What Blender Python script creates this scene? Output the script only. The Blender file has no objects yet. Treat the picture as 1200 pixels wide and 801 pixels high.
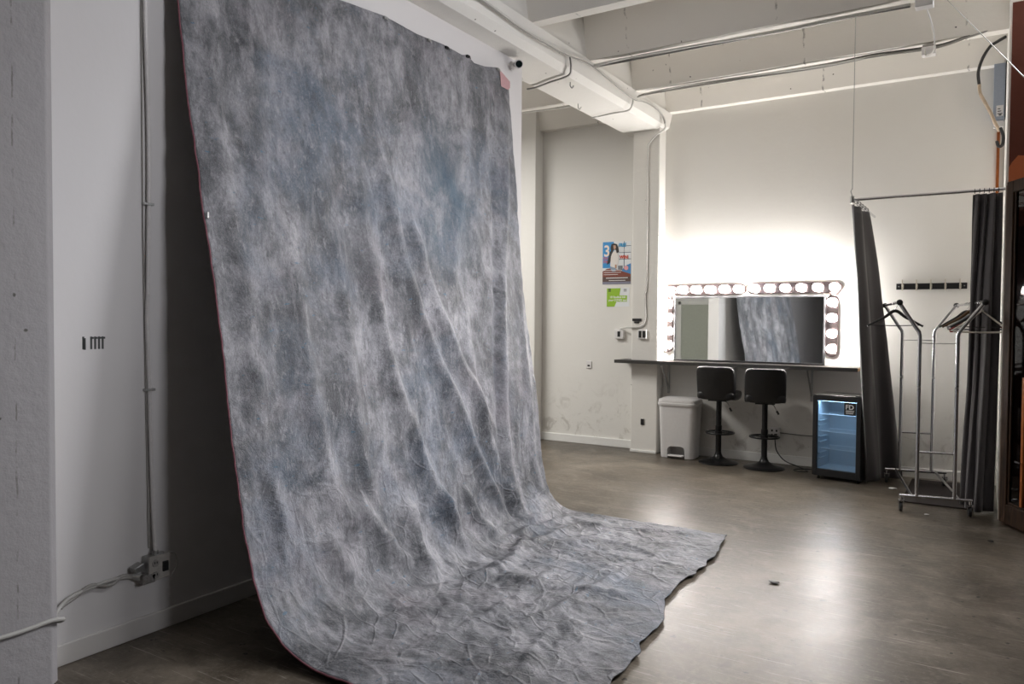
import bpy, bmesh, math, random
from mathutils import Vector, Matrix, noise
random.seed(7)
S = bpy.context.scene
COL = S.collection
R = math.radians
PI = math.pi

# ------------------------------------------------------------------ helpers
def tag(o, label=None, cat=None, group=None, kind=None):
    if label: o['label'] = label
    if cat: o['category'] = cat
    if group: o['group'] = group
    if kind: o['kind'] = kind
    return o

def thing(name, label, cat, loc=(0, 0, 0), rz=0, group=None):
    o = bpy.data.objects.new(name, None); COL.objects.link(o)
    o.empty_display_size = .1
    o.location = loc; o.rotation_euler = (0, 0, rz)
    return tag(o, label, cat, group)

class MB:
    """collects verts and faces of one mesh"""
    def __init__(s): s.v = []; s.f = []
    def add(s, vs, fs):
        n = len(s.v); s.v += [tuple(v) for v in vs]; s.f += [tuple(i + n for i in f) for f in fs]; return s
    def box(s, a, b, m=None):
        x0, y0, z0 = a; x1, y1, z1 = b
        vs = [Vector(p) for p in ((x0,y0,z0),(x1,y0,z0),(x1,y1,z0),(x0,y1,z0),(x0,y0,z1),(x1,y0,z1),(x1,y1,z1),(x0,y1,z1))]
        if m is not None: vs = [m @ v for v in vs]
        return s.add(vs, [(0,3,2,1),(4,5,6,7),(0,1,5,4),(1,2,6,5),(2,3,7,6),(3,0,4,7)])
    def cbox(s, c, d, m=None):
        return s.box([c[i]-d[i]/2 for i in range(3)], [c[i]+d[i]/2 for i in range(3)], m)
    def tube(s, pts, r, n=10, closed=False, cap=True):
        pts = [Vector(p) for p in pts]; N = len(pts)
        rs = r if isinstance(r, (list, tuple)) else [r]*N
        T = []
        for i in range(N):
            a = pts[(i-1) % N] if (closed or i > 0) else pts[i]
            b = pts[(i+1) % N] if (closed or i < N-1) else pts[i]
            T.append((b-a).normalized())
        up = Vector((0,0,1)) if abs(T[0].z) < .9 else Vector((1,0,0))
        u = T[0].cross(up).normalized(); vs = []
        for i in range(N):
            u = (u - T[i]*u.dot(T[i])).normalized(); w = T[i].cross(u)
            for k in range(n):
                a = 2*PI*k/n
                vs.append(pts[i] + (u*math.cos(a) + w*math.sin(a))*rs[i])
        fs = []
        for i in range(N if closed else N-1):
            j = (i+1) % N
            for k in range(n):
                l = (k+1) % n
                fs.append((i*n+k, i*n+l, j*n+l, j*n+k))
        if cap and not closed:
            fs.append(tuple(range(n))[::-1]); fs.append(tuple((N-1)*n+k for k in range(n)))
        return s.add(vs, fs)
    def lathe(s, prof, n=32, m=None, c=(0,0,0)):
        vs = []; fs = []; c = Vector(c)
        for r_, z in prof:
            for k in range(n):
                a = 2*PI*k/n; vs.append(Vector((r_*math.cos(a), r_*math.sin(a), z)))
        for i in range(len(prof)-1):
            for k in range(n):
                l = (k+1) % n
                fs.append((i*n+k, i*n+l, (i+1)*n+l, (i+1)*n+k))
        fs.append(tuple(range(n))[::-1]); fs.append(tuple((len(prof)-1)*n+k for k in range(n)))
        if m is not None: vs = [m @ v for v in vs]
        return s.add([v + c for v in vs], fs)
    def prism(s, poly, a, b, f):
        """poly 2-D ring extruded from a to b; f(p, t) gives the 3-D point"""
        n = len(poly)
        vs = [Vector(f(p, a)) for p in poly] + [Vector(f(p, b)) for p in poly]
        fs = [(i, (i+1) % n, n+(i+1) % n, n+i) for i in range(n)]
        fs += [tuple(range(n))[::-1], tuple(range(n, 2*n))]
        return s.add(vs, fs)
    def build(s, name, mat, parent=None, smooth=False, bevel=0, loc=None):
        me = bpy.data.meshes.new(name); me.from_pydata(s.v, [], s.f); me.validate()
        bm = bmesh.new(); bm.from_mesh(me); bmesh.ops.recalc_face_normals(bm, faces=bm.faces); bm.to_mesh(me); bm.free()
        me.materials.append(mat)
        if smooth:
            me.polygons.foreach_set('use_smooth', [True]*len(me.polygons)); me.set_sharp_from_angle(angle=R(40))
        o = bpy.data.objects.new(name, me); COL.objects.link(o)
        if parent is not None: o.parent = parent
        if loc: o.location = loc
        if bevel:
            b = o.modifiers.new('bevel', 'BEVEL'); b.width = bevel; b.segments = 2; b.limit_method = 'ANGLE'; b.harden_normals = False
        return o

def spline(P, n=8):
    P = [Vector(p) for p in P]; out = []
    for i in range(len(P)-1):
        a = P[max(i-1,0)]; b = P[i]; c = P[i+1]; d = P[min(i+2, len(P)-1)]
        for k in range(n):
            t = k/n
            out.append(.5*((2*b) + (c-a)*t + (2*a-5*b+4*c-d)*t*t + (3*b-a-3*c+d)*t**3))
    out.append(P[-1]); return out

def text(name, body, size, mat, parent, loc, rot=(PI/2, 0, 0), sx=1, ext=.0004, shear=0, bold=0):
    c = bpy.data.curves.new(name, 'FONT'); c.body = body; c.size = size; c.extrude = ext; c.shear = shear; c.offset = bold
    c.materials.append(mat)
    o = bpy.data.objects.new(name, c); COL.objects.link(o); o.parent = parent
    dg_ = bpy.context.evaluated_depsgraph_get(); dg_.update()
    me_ = bpy.data.meshes.new_from_object(o.evaluated_get(dg_)); bpy.data.objects.remove(o)
    for v_ in me_.vertices: v_.co.x *= sx
    me_.name = name; o = bpy.data.objects.new(name, me_); COL.objects.link(o); o.parent = parent
    if not me_.materials: me_.materials.append(mat)
    o.location = loc; o.rotation_euler = rot
    return o

def children(o): return list(o.children)
def copy_tree(o, parent=None):
    c = o.copy(); COL.objects.link(c); c.parent = parent
    for ch in children(o): copy_tree(ch, c)
    return c

# ------------------------------------------------------------------ materials
def mat(name, col=(.8,.8,.8), rough=.5, metal=0, spec=.5, **kw):
    m = bpy.data.materials.new(name); m.use_nodes = True
    b = m.node_tree.nodes['Principled BSDF']
    b.inputs['Base Color'].default_value = (*col, 1); b.inputs['Roughness'].default_value = rough
    b.inputs['Metallic'].default_value = metal; b.inputs['Specular IOR Level'].default_value = spec
    for k, v in kw.items(): b.inputs[k.replace('_', ' ')].default_value = v
    return m

class NT:
    def __init__(s, m): s.t = m.node_tree; s.b = s.t.nodes['Principled BSDF']
    def n(s, typ, **kw):
        nd = s.t.nodes.new(typ)
        for k, v in kw.items():
            if hasattr(nd, k) and k not in nd.inputs: setattr(nd, k, v)
            else: nd.inputs[k].default_value = v
        return nd
    def l(s, a, b): s.t.links.new(a, b)
    def coord(s, kind='Object', scale=(1,1,1), rot=(0,0,0)):
        tc = s.n('ShaderNodeTexCoord'); mp = s.n('ShaderNodeMapping')
        mp.inputs['Scale'].default_value = scale; mp.inputs['Rotation'].default_value = rot
        s.l(tc.outputs[kind], mp.inputs[0]); return mp.outputs[0]
    def noise(s, co, scale, det=4, rough=.55, dist=0, out='Fac'):
        nd = s.n('ShaderNodeTexNoise'); nd.inputs['Scale'].default_value = scale; nd.inputs['Detail'].default_value = det
        nd.inputs['Roughness'].default_value = rough; nd.inputs['Distortion'].default_value = dist
        s.l(co, nd.inputs['Vector']); return nd.outputs[out]
    def ramp(s, fac, stops):
        nd = s.n('ShaderNodeValToRGB'); e = nd.color_ramp.elements
        while len(e) < len(stops): e.new(.5)
        for i, (p, c) in enumerate(stops):
            e[i].position = p; e[i].color = (*c, 1) if isinstance(c, tuple) else (c, c, c, 1)
        s.l(fac, nd.inputs[0]); return nd.outputs[0]
    def mix(s, fac, a, b, typ='MIX'):
        nd = s.n('ShaderNodeMix', data_type='RGBA', blend_type=typ)
        for i, v in ((0, fac), (6, a), (7, b)):
            if hasattr(v, 'links'): s.l(v, nd.inputs[i])
            else: nd.inputs[i].default_value = v if i == 0 else (*v, 1)
        return nd.outputs[2]
    def math(s, op, a, b=0, c=0):
        nd = s.n('ShaderNodeMath', operation=op)
        for i, v in enumerate((a, b, c)):
            if hasattr(v, 'links'): s.l(v, nd.inputs[i])
            else: nd.inputs[i].default_value = v
        return nd.outputs[0]
    def bump(s, h, strength=.3, dist=.01, prev=None):
        nd = s.n('ShaderNodeBump'); nd.inputs['Strength'].default_value = strength; nd.inputs['Distance'].default_value = dist
        s.l(h, nd.inputs['Height'])
        if prev is not None: s.l(prev, nd.inputs['Normal'])
        s.l(nd.outputs[0], s.b.inputs['Normal']); return nd.outputs[0]

def wall_mat(name, col, dirt=(.55,.53,.5), dirt_amt=.25, rough=.65, bump=.25, pits=False, seams=None, low_dirt=False, sw=(.05,.008)):
    m = mat(name, col, rough, spec=.35); t = NT(m); co = t.coord()
    n1 = t.noise(co, .9, 5, .6); n2 = t.noise(co, 14, 5, .65)
    base = t.mix(t.ramp(n1, [(.42, 0), (.75, dirt_amt)]), col, tuple(c*d/.6 for c, d in zip(col, dirt)))
    if pits:
        vo = t.n('ShaderNodeTexVoronoi', feature='DISTANCE_TO_EDGE'); vo.feature = 'F1'; vo.inputs['Scale'].default_value = 6.5
        vo.inputs['Randomness'].default_value = 1
        wob = t.n('ShaderNodeVectorMath', operation='ADD'); nz = t.noise(co, 20, 2, out='Color')
        sc = t.n('ShaderNodeVectorMath', operation='SCALE'); sc.inputs[3].default_value = .03
        t.l(nz, sc.inputs[0]); t.l(sc.outputs[0], wob.inputs[0]); t.l(co, wob.inputs[1]); t.l(wob.outputs[0], vo.inputs['Vector'])
        gate = t.ramp(t.noise(co, 3.1, 2), [(.44, 0), (.5, 1)])
        pit = t.math('MULTIPLY', t.ramp(vo.outputs['Distance'], [(.035, 1), (.06, 0)]), gate)
        base = t.mix(pit, base, (.10,.095,.085))
    if seams:
        axis, period, off = seams
        sp = t.n('ShaderNodeSeparateXYZ'); t.l(co, sp.inputs[0])
        wob = t.math('MULTIPLY', t.math('SUBTRACT', t.noise(co, 9, 4), .5), sw[0])
        x = t.math('ADD', t.math('ADD', sp.outputs[axis], wob), off)
        pp = t.math('PINGPONG', x, period/2)
        line = t.math('LESS_THAN', pp, sw[1])
        line = t.math('MULTIPLY', line, t.ramp(t.noise(co, 12, 4), [(.50, 0), (.60, .6)]))
        base = t.mix(line, base, (.12,.11,.10))
    if low_dirt:
        sp = t.n('ShaderNodeSeparateXYZ'); t.l(co, sp.inputs[0])
        z = t.ramp(sp.outputs[2], [(0.0, 1), (.9, 0)])
        sc = t.ramp(t.noise(co, 4.2, 8, .7, 1.5), [(.53, 0), (.66, .7)])
        base = t.mix(t.math('MULTIPLY', z, sc), base, (.36,.33,.29))
        spk = t.ramp(t.noise(co, 26, 6, .7), [(.68, 0), (.72, 1)])
        base = t.mix(t.math('MULTIPLY', spk, t.ramp(sp.outputs[2], [(.0, 1), (.75, .0)])), base, (.12,.11,.1))
    t.l(base, t.b.inputs['Base Color'])
    nb = t.bump(n2, bump, .006); t.bump(n1, .25, .03, nb)
    return m

W = {}
W['wall'] = wall_mat('painted_wall', (.74,.725,.69), low_dirt=True)
W['conc'] = wall_mat('painted_concrete', (.77,.755,.72), pits=True, bump=.5, dirt_amt=.35)
W['joist'] = wall_mat('painted_joist_concrete', (.80,.775,.73), pits=True, seams=(0, 1.30, .22), bump=.45, dirt_amt=.35)
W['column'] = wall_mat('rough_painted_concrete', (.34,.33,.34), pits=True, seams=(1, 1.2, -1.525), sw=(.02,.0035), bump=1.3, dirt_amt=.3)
W['part'] = wall_mat('partition_paint', (.72,.71,.71), bump=.15)
W['left'] = wall_mat('left_wall_paint', (.66,.645,.645), bump=.15)
W['base'] = mat('baseboard_paint', (.62,.60,.58), .5)
W['orange'] = wall_mat('rust_red_paint', (.115,.024,.010), dirt=(.5,.45,.4), bump=.4)

m = mat('polished_concrete_floor', (.2,.17,.14), .3, spec=.25); t = NT(m); co = t.coord()
a = t.noise(co, .8, 6, .62, .6); b_ = t.noise(co, 4.5, 8, .7, .4); c_ = t.noise(co, 34, 8, .8)
base = t.ramp(a, [(.36, (.052,.042,.031)), (.5, (.098,.081,.061)), (.64, (.165,.140,.110))])
base = t.mix(t.ramp(b_, [(.34, .75), (.56, 0)]), base, (.050,.040,.030))
base = t.mix(t.ramp(t.noise(co, 2.3, 7, .7, 1.5), [(.52, 0), (.66, .35)]), base, (.25,.22,.18))
base = t.mix(t.ramp(c_, [(.52, 0), (.72, .5)]), base, (.27,.24,.20))
base = t.mix(t.ramp(c_, [(.30, .6), (.44, 0)]), base, (.045,.036,.027))
spk = t.ramp(t.noise(co, 15, 3, .5), [(.69, 0), (.705, 1)])
base = t.mix(spk, base, (.02,.018,.015))
scr = t.noise(t.coord(scale=(1.2, 26, 1), rot=(0,0,.5)), 3, 5, .6, .5)
base = t.mix(t.ramp(scr, [(.60, 0), (.67, .6)]), base, (.36,.33,.29))
scr2 = t.noise(t.coord(scale=(1, 9, 1), rot=(0,0,-.55)), 4, 6, .7, .3)
base = t.mix(t.ramp(scr2, [(.60, 0), (.70, .6)]), base, (.045,.036,.028))
t.l(base, t.b.inputs['Base Color'])
rg = t.math('ADD', t.math('MULTIPLY', t.noise(co, 38, 4, .7), .14), t.math('ADD',  t.math('ADD', t.math('MULTIPLY', b_, .14), t.math('MULTIPLY', scr2, .20)), .10))
t.l(rg, t.b.inputs['Roughness'])
n_ = t.bump(b_, .10, .006); n_ = t.bump(scr2, .18, .004, n_); n_ = t.bump(t.noise(co, 30, 5, .75), .14, .0035, n_); t.bump(t.noise(co, 160, 3), .16, .0015, n_)
W['floor'] = m

def chrome(name, col=(.62,.62,.64), r=.16):
    m = mat(name, col, r, 1); t = NT(m); co = t.coord()
    t.l(t.math('ADD', t.math('MULTIPLY', t.noise(co, 30, 3), .18), r-.05), t.b.inputs['Roughness']); return m
def speckle(name, col, rough, amt=.12, scale=40, metal=0, bump=.1, spec=.5):
    m = mat(name, col, rough, metal, spec); t = NT(m); co = t.coord()
    n = t.noise(co, scale, 4)
    t.l(t.mix(n, tuple(c*(1-amt) for c in col), tuple(min(1, c*(1+amt)) for c in col)), t.b.inputs['Base Color'])
    if bump: t.bump(n, bump, .002)
    return m
W['chrome'] = chrome('chrome')
W['barmetal'] = chrome('vanity_bar_chrome', (.55,.43,.43), .12)
W['steel'] = speckle('galvanised_steel', (.42,.42,.41), .42, metal=.9)
W['black'] = speckle('black_plastic', (.014,.014,.015), .4)
W['blackmetal'] = speckle('black_powder_coat', (.012,.012,.013), .32, metal=.3)
W['leather'] = speckle('black_leatherette', (.012,.012,.013), .36, scale=160, bump=.25)
W['whiteplastic'] = speckle('white_plastic', (.70,.685,.68), .42, .05)
W['cable'] = speckle('painted_cable', (.60,.59,.56), .5)
W['darkcable'] = speckle('dark_cable', (.13,.125,.115), .5)
W['graycable'] = speckle('grey_cable', (.30,.29,.27), .5)
W['wood'] = None
def wood(name, c1, c2, rough=.4, scale=(1,1,1)):
    m = mat(name, c1, rough, spec=.12); t = NT(m); co = t.coord(scale=scale)
    n = t.noise(co, 6, 6, .6, 1.2)
    t.l(t.ramp(n, [(.35, c1), (.65, c2)]), t.b.inputs['Base Color']); t.bump(n, .15, .003); return m
W['darkwood'] = wood('dark_stained_wood', (.010,.005,.003), (.035,.017,.008), .65, (8,8,.7))
W['orangewood'] = wood('orange_stained_wood', (.20,.055,.015), (.34,.11,.03), .35, (8,8,.7))
W['counter'] = wood('counter_dark_laminate', (.020,.018,.017), (.035,.03,.028), .3, (.6,8,8))
W['plywood'] = wood('plywood_edge', (.45,.27,.12), (.58,.38,.2), .55, (8,1,20))
W['bulb'] = mat('glowing_bulb', (1,1,1), .3, Emission_Color=(1,.965,.93,1), Emission_Strength=210)
W['mirror'] = mat('silvered_glass', (.86,.88,.86), .02, 1)
W['glass'] = mat('clear_glass', (.85,.93,.98), .02, Transmission_Weight=1, IOR=1.45)
W['fridgewall'] = speckle('fridge_liner', (.55,.62,.68), .4, .03)
W['print_black'] = mat('print_black', (.02,.02,.02), .5)
W['print_white'] = mat('print_white', (.85,.85,.84), .5)
W['white_paint'] = speckle('white_trim', (.78,.775,.75), .5, .03)

def curtain_mat():
    m = mat('dark_grey_curtain_cloth', (.045,.04,.045), .72, Sheen_Weight=.25); t = NT(m); co = t.coord(scale=(1,1,1))
    n = t.noise(co, 140, 3); t.l(t.mix(n, (.034,.030,.033), (.055,.048,.052)), t.b.inputs['Base Color']); t.bump(n, .2, .001); return m
W['curtain'] = curtain_mat()

# ------------------------------------------------------------------ room
def struct(name, mb, m, label=None, cat=None, **kw):
    o = mb.build(name, m, **kw); o['kind'] = 'structure'
    if label: o['label'] = label
    if cat: o['category'] = cat
    return o
XL, XP, YB, H1, HJ, HC = -8.2, -3.48, 8.6, 3.77, 3.97, 4.48
XR, YF = 4.2, -4.0
struct('floor', MB().box((XL,YF,-.1), (XR,YB+.2,0)), W['floor'], 'glossy brown mottled concrete floor', 'floor')
struct('ceiling', MB().box((XL,YF,HC), (XR,YB+.2,HC+.1)), W['conc'], 'white painted concrete slab above the joists', 'ceiling')
struct('wall_back', MB().box((XL,YB,0), (XR,YB+.2,HC)), W['wall'], 'white back wall behind the vanity mirror', 'wall')
struct('wall_left', MB().box((XP-.16,YF,0), (XP,5.68,H1)), W['left'], 'grey white partition wall behind the hanging backdrop', 'wall')
struct('wall_right', MB().box((XR,YF,0), (XR+.2,YB+.2,HC)), W['part'])
struct('wall_front', MB().box((XL,YF-.2,0), (XR,YF,HC)), W['part'])
struct('wall_far_left', MB().box((XL-.2,YF,0), (XL,YB+.2,HC)), W['part'])
# cross wall of the side room (seen in the mirror) with a door
struct('wall_side', MB().box((XL,.35,0), (XP-.16,.5,HC)), W['part'])
dr = MB(); dr.box((-5.98,.5,0), (-5.90,.54,2.0)); dr.box((-5.12,.5,0), (-5.04,.54,2.0)); dr.box((-5.98,.5,1.92), (-5.04,.54,2.0))
struct('trim_7', dr, W['white_paint'], bevel=.008)
struct('door_1', MB().box((-5.90,.5,0), (-5.12,.515,1.92)), speckle('pale_door', (.42,.44,.38), .5), bevel=.004)
# corner pilaster far left
struct('trim_1', MB().box((-7.2,8.4,0), (-4.93,YB,HC)), W['wall'], 'white wall projection at the far corner', 'wall', bevel=.01)
# back column
struct('trim_2', MB().box((-3.60,8.4,0), (-3.27,YB,HC)), W['conc'], 'white painted concrete column beside the posters', 'column', bevel=.012)
# near left column
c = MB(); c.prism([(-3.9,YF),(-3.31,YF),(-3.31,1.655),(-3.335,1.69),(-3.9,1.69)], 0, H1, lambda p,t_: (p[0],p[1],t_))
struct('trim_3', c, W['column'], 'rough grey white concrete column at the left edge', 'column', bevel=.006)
# main beam running along Y
prof = [(-3.72,H1),(-3.30,H1),(-3.235,H1+.045),(-3.20,HJ),(-3.235,HJ+.02),(-3.25,HC),(-3.68,HC),(-3.72,HJ)]
struct('trim_4', MB().prism(prof, YF, 8.62, lambda p,t_: (p[0],t_,p[1])), W['conc'], 'white concrete ceiling beam running above the partition', 'beam')
# joists running along X, tapered
k = 5
for i, y0 in enumerate([-3.2,-2.13,-1.06,.01,1.08,2.15,3.22,4.29,5.38,6.44,7.52,8.50]):
    wb = .115
    pr_ = [(y0,HJ),(y0+wb,HJ),(y0+wb+.10,HC),(y0-.10,HC)]
    if y0 > 8: pr_ = [(y0,HJ),(y0+.12,HJ),(y0+.12,HC),(y0-.10,HC)]
    mb = MB()
    mb.prism(pr_, -3.24, XR, lambda p,t_: (t_,p[0],p[1]))
    mb.prism(pr_, XL, -3.69, lambda p,t_: (t_,p[0],p[1]))
    o = struct('trim_%d' % (8+i), mb, W['joist'])
    if i >= 8: tag(o, ['white concrete joist nearest, crossing the top edge', 'white concrete joist carrying the upper cable run', 'white concrete joist carrying the lower cable run', 'white concrete joist running along the back wall'][i-8], 'joist')
# baseboards
bb = MB().box((XP,1.69,0), (XP+.018,5.68,.095)); struct('baseboard_left', bb, W['base'], 'white baseboard along the left wall', 'baseboard', bevel=.005)
bb = MB().box((-4.93,YB-.02,0), (-3.60,YB,.10)); bb.box((-3.27,YB-.02,0), (-.0,YB,.10)); bb.box((-3.60,8.385,0),(-3.27,8.4,.03))
struct('baseboard_back', bb, W['white_paint'], 'worn white baseboard along the back wall', 'baseboard', bevel=.005)
# right: white wall end and rust red wall
struct('wall_nook', MB().box((.085,7.12,0), (.16,YB,HC)), W['wall'], 'white side wall of the changing corner', 'wall')
rw = MB(); Y0, Y1 = 7.10, 7.2; zb, zt, xa, xb = 1.22, 1.92, .22, 1.5
rw.box((.10,Y0,0), (xa,Y1,4.03)); rw.box((xb,Y0,0), (XR,Y1,4.03)); rw.box((xa,Y0,0), (xb,Y1,zb)); rw.box((xa,Y0,zt), (xb,Y1,4.03))
struct('wall_rust', rw, W['orange'], 'rust red painted wall at the right edge', 'wall')

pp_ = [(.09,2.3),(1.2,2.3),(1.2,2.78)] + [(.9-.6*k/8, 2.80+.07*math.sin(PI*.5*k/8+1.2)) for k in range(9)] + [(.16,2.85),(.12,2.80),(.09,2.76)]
tag(MB().prism(pp_, Y0-.004, Y0-.0002, lambda p,t_: (max(p[0],.10),t_,p[1])).build('lit_patch', wall_mat('lit_orange_tone', (.50,.13,.045), bump=.6), bpy.data.objects['wall_rust']), 'brighter lit area of the rust red wall, put into the colour')  # lit lower part of the rust wall, its light put into a brighter colour
# ------------------------------------------------------------------ window with slats in the rust wall
wn = MB(); wn.box((xa,Y0-.01,zb), (xa+.03,Y1,zt)); wn.box((xb-.03,Y0-.01,zb), (xb,Y1,zt)); wn.box((xa,Y0-.01,zb), (xb,Y1,zb+.03)); wn.box((xa,Y0-.01,zt-.03), (xb,Y1,zt))
w1 = struct('window_1', wn, W['darkwood'], 'slatted window behind the wooden glass door', 'window')
sk = MB().box((xa+.03,Y1-.015,zb+.03), (xb-.03,Y1-.01,zt-.03)).build('lit_pane', mat('daylit_pane', (.8,.8,.8), .5, Emission_Color=(.85,1,.93,1), Emission_Strength=1.6), w1)
for i in range(6):
    z = zb+.07+i*.11
    MB().box((xa+.03,Y0+.02,z), (xb-.03,Y0+.035,z+.055)).build('slat', W['darkwood'], w1)

# ------------------------------------------------------------------ backdrop cloth
K = [(-3.44,3.56,-3.44,3.56),(-3.362,3.0,-3.395,3.0),(-3.28,2.5,-3.345,2.5),(-3.178,2.0,-3.302,2.0),(-3.075,1.5,-3.24,1.5),(-2.99,1.0,-3.165,1.05),(-2.915,.58,-3.10,.55),(-2.82,.30,-3.045,.25),(-2.70,.13,-2.99,.12),(-2.52,.038,-2.86,.034)]
FE = [(2.2,-1.30),(2.97,-1.324),(3.19,-1.334),(3.49,-1.374),(3.71,-1.405),(4.04,-1.49),(4.30,-1.50),(4.58,-1.485),(5.0,-1.50),(5.2,-1.535),(5.4,-1.56)]
NFL = 6
def interp(x, P):
    if x <= P[0][0]: return P[0][1]
    for (a, fa), (b, fb) in zip(P, P[1:]):
        if x <= b: return fa + (fb-fa)*(x-a)/(b-a)
    return P[-1][1]
TOPE = [(2.31,3.56),(2.9,3.55),(3.461,3.517),(3.85,3.555),(4.2,3.545),(4.5,3.565),(4.74,3.56),(4.80,3.58),(4.90,3.545),(5.05,3.56),(5.219,3.60),(5.30,3.565),(5.40,3.532)]
def row(u):
    y = 2.31+u*3.09
    P = [Vector((a+(c-a)*u, b+(d-b)*u, 0)) for a,b,c,d in K]
    P[0].y = interp(y, TOPE)
    xe = interp(y, FE); x0 = P[-1].x
    for i in range(1, NFL+1): P.append(Vector((x0+(xe-x0)*i/NFL, .024-.008*i/NFL, 0)))
    return P
def cr(P, v):
    i = min(int(v), len(P)-2); t = v-i
    a = P[max(i-1,0)]; b = P[i]; c = P[i+1]; d = P[min(i+2,len(P)-1)]
    return .5*((2*b)+(c-a)*t+(2*a-5*b+4*c-d)*t*t+(3*b-a-3*c+d)*t**3)
# fold ridges: (polyline in (u, v), amplitude, half width in metres, sharpness of the far side)
RID = [
 ([(0.974,.25),(.93,2.17),(.85,4.25),(.81,5.83),(.806,7.17),(.819,8.67)], .038, .045, .55),
 ([(0.91,.5),(.868,2.92),(.816,4.5),(.780,5.83),(.774,7.83),(.80,9.0)], -.034, .038, 1),
 ([(.297,2.6),(.277,4.17),(.277,5.42),(.323,7.25)], .036, .06, .6),
 ([(.374,1.9),(.381,4.0),(.439,5.33),(.51,6.83),(.55,7.8)], .046, .05, .5),
 ([(.445,1.4),(.477,3.08),(.555,4.42),(.697,6.42),(.74,7.6)], .052, .048, .5),
 ([(.787,1.0),(.658,2.17),(.555,3.08)], .016, .045, .6),
 ([(.80,1.0),(.72,2.4),(.66,3.6)], .014, .04, .6),
 ([(.516,2.4),(.606,4.0),(.781,5.9)], .042, .045, .5),
 ([(.174,2.8),(.168,4.58),(.194,5.67),(.258,7.5)], .034, .06, .6),
 ([(.065,2.5),(.058,5.0),(.09,6.5),(.13,8)], .018, .05, .6),
 ([(.24,6.0),(.30,7.0),(.34,8.1)], .075, .055, .35),
 ([(.40,6.3),(.385,7.6),(.372,8.9)], .075, .05, .4),
 ([(.50,6.2),(.51,7.4),(.54,8.6)], .06, .048, .4),
 ([(.60,6.4),(.62,7.4),(.66,8.6)], .05, .045, .4),
 ([(.16,6.42),(.19,7.7)], .045, .06, .5),
 ([(.045,9.0),(.329,9.5),(.632,10.0),(.877,11.58)], .008, .03, .5),
 ([(.277,12.0),(.523,13.0),(.865,14.0)], .022, .03, .5),
 ([(.806,8.58),(.561,9.92),(.381,9.58)], .026, .035, .5),
 ([(.516,9.0),(.471,11.67),(.535,14.5)], .018, .03, .5),
 ([(.265,8.75),(.439,9.67),(.471,11.67)], .020, .03, .5),
 ([(.987,3.25),(.955,5.0),(.955,6.42),(.975,8.42)], .022, .04, .6),
 ([(.71,3.6),(.703,5.17),(.774,6.58),(.79,7.6)], .028, .045, .5),
 ([(.058,.3),(.045,2.08),(.052,3.25)], .022, .06, .7),
 ([(.316,.3),(.271,1.83),(.277,2.75)], .014, .07, .7),
 ([(.15,.2),(.14,1.5),(.11,3.0)], .014, .07, .7),
 ([(.95,9.4),(.90,10.8),(.93,12.6),(.97,14.6)], .02, .035, .5),
 ([(.70,10.4),(.80,12.0),(.72,14.2)], .018, .03, .5),
 ([(.10,10.6),(.32,11.2),(.60,11.4)], .014, .03, .5),
 ([(.12,13.4),(.30,12.9),(.42,14.4)], .014, .03, .5),
 ([(.62,8.7),(.78,9.1),(.95,9.6)], .022, .03, .5),
 ([(.60,9.5),(.74,9.8),(.90,10.3)], .020, .028, .5),
 ([(.70,8.4),(.83,8.6),(.97,9.0)], .020, .028, .5),
]
# metres of arc per v unit at each key, for a metric (p, q) space
mid = row(.5); ARC = [0]
for i in range(len(mid)-1): ARC.append(ARC[-1] + (mid[i+1]-mid[i]).length)
def arc(v):
    i = min(int(v), len(ARC)-2); return ARC[i] + (ARC[i+1]-ARC[i])*(v-i)
RM = []
for P, A, w, sh in RID:
    q = [Vector((u*3.09, arc(v), 0)) for u, v in P]; q = spline(q, 5)
    RM.append(([Vector((p.x,p.y)) for p in q], A, w, sh, min(p.x for p in q)-w*4, max(p.x for p in q)+w*4, min(p.y for p in q)-w*4, max(p.y for p in q)+w*4))
def folds(px, py):
    d = 0; P = Vector((px,py))
    for q, A, w, sh, x0, x1, y0, y1 in RM:
        if px < x0 or px > x1 or py < y0 or py > y1: continue
        best = 9; side = 1; tt = 0
        for i in range(len(q)-1):
            e = q[i+1]-q[i]; r = P-q[i]; l2 = e.length_squared
            t_ = max(0, min(1, r.dot(e)/l2)); dd = (r-e*t_).length
            if dd < best: best = dd; side = e.x*r.y-e.y*r.x; tt = (i+t_)/(len(q)-1)
        ww = w*(1.35-.35*sh)*(1+.30*(1-sh)*max(-1, min(1, side*60)))
        taper = min(1, tt*5+.05, (1-tt)*5+.05)
        d += A*taper*math.exp(-(best/ww)**2)
    return d
NU, NV = 260, 400
VM = len(K)-1+NFL
def ridged(p, o=4):
    s = 0; a = 1; tot = 0
    for _ in range(o):
        s += a*(1-abs(noise.noise(p))*2); tot += a; a *= .55; p = p*2.03+Vector((3.1,1.7,.9))
    return s/tot
ATOT = ARC[-1]
inv = []
for j in range(NV+1):
    a = ATOT*j/NV
    for i in range(len(ARC)-1):
        if a <= ARC[i+1] or i == len(ARC)-2:
            inv.append(i + (a-ARC[i])/(ARC[i+1]-ARC[i])); break
VF = arc(9)
base = [[None]*(NV+1) for _ in range(NU+1)]
for i in range(NU+1):
    u = i/NU; P = row(u); y = 2.31+u*3.09
    for j, v in enumerate(inv):
        p = cr(P, v); base[i][j] = Vector((p.x, y, p.y))
verts = []; uvs = []
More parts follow.
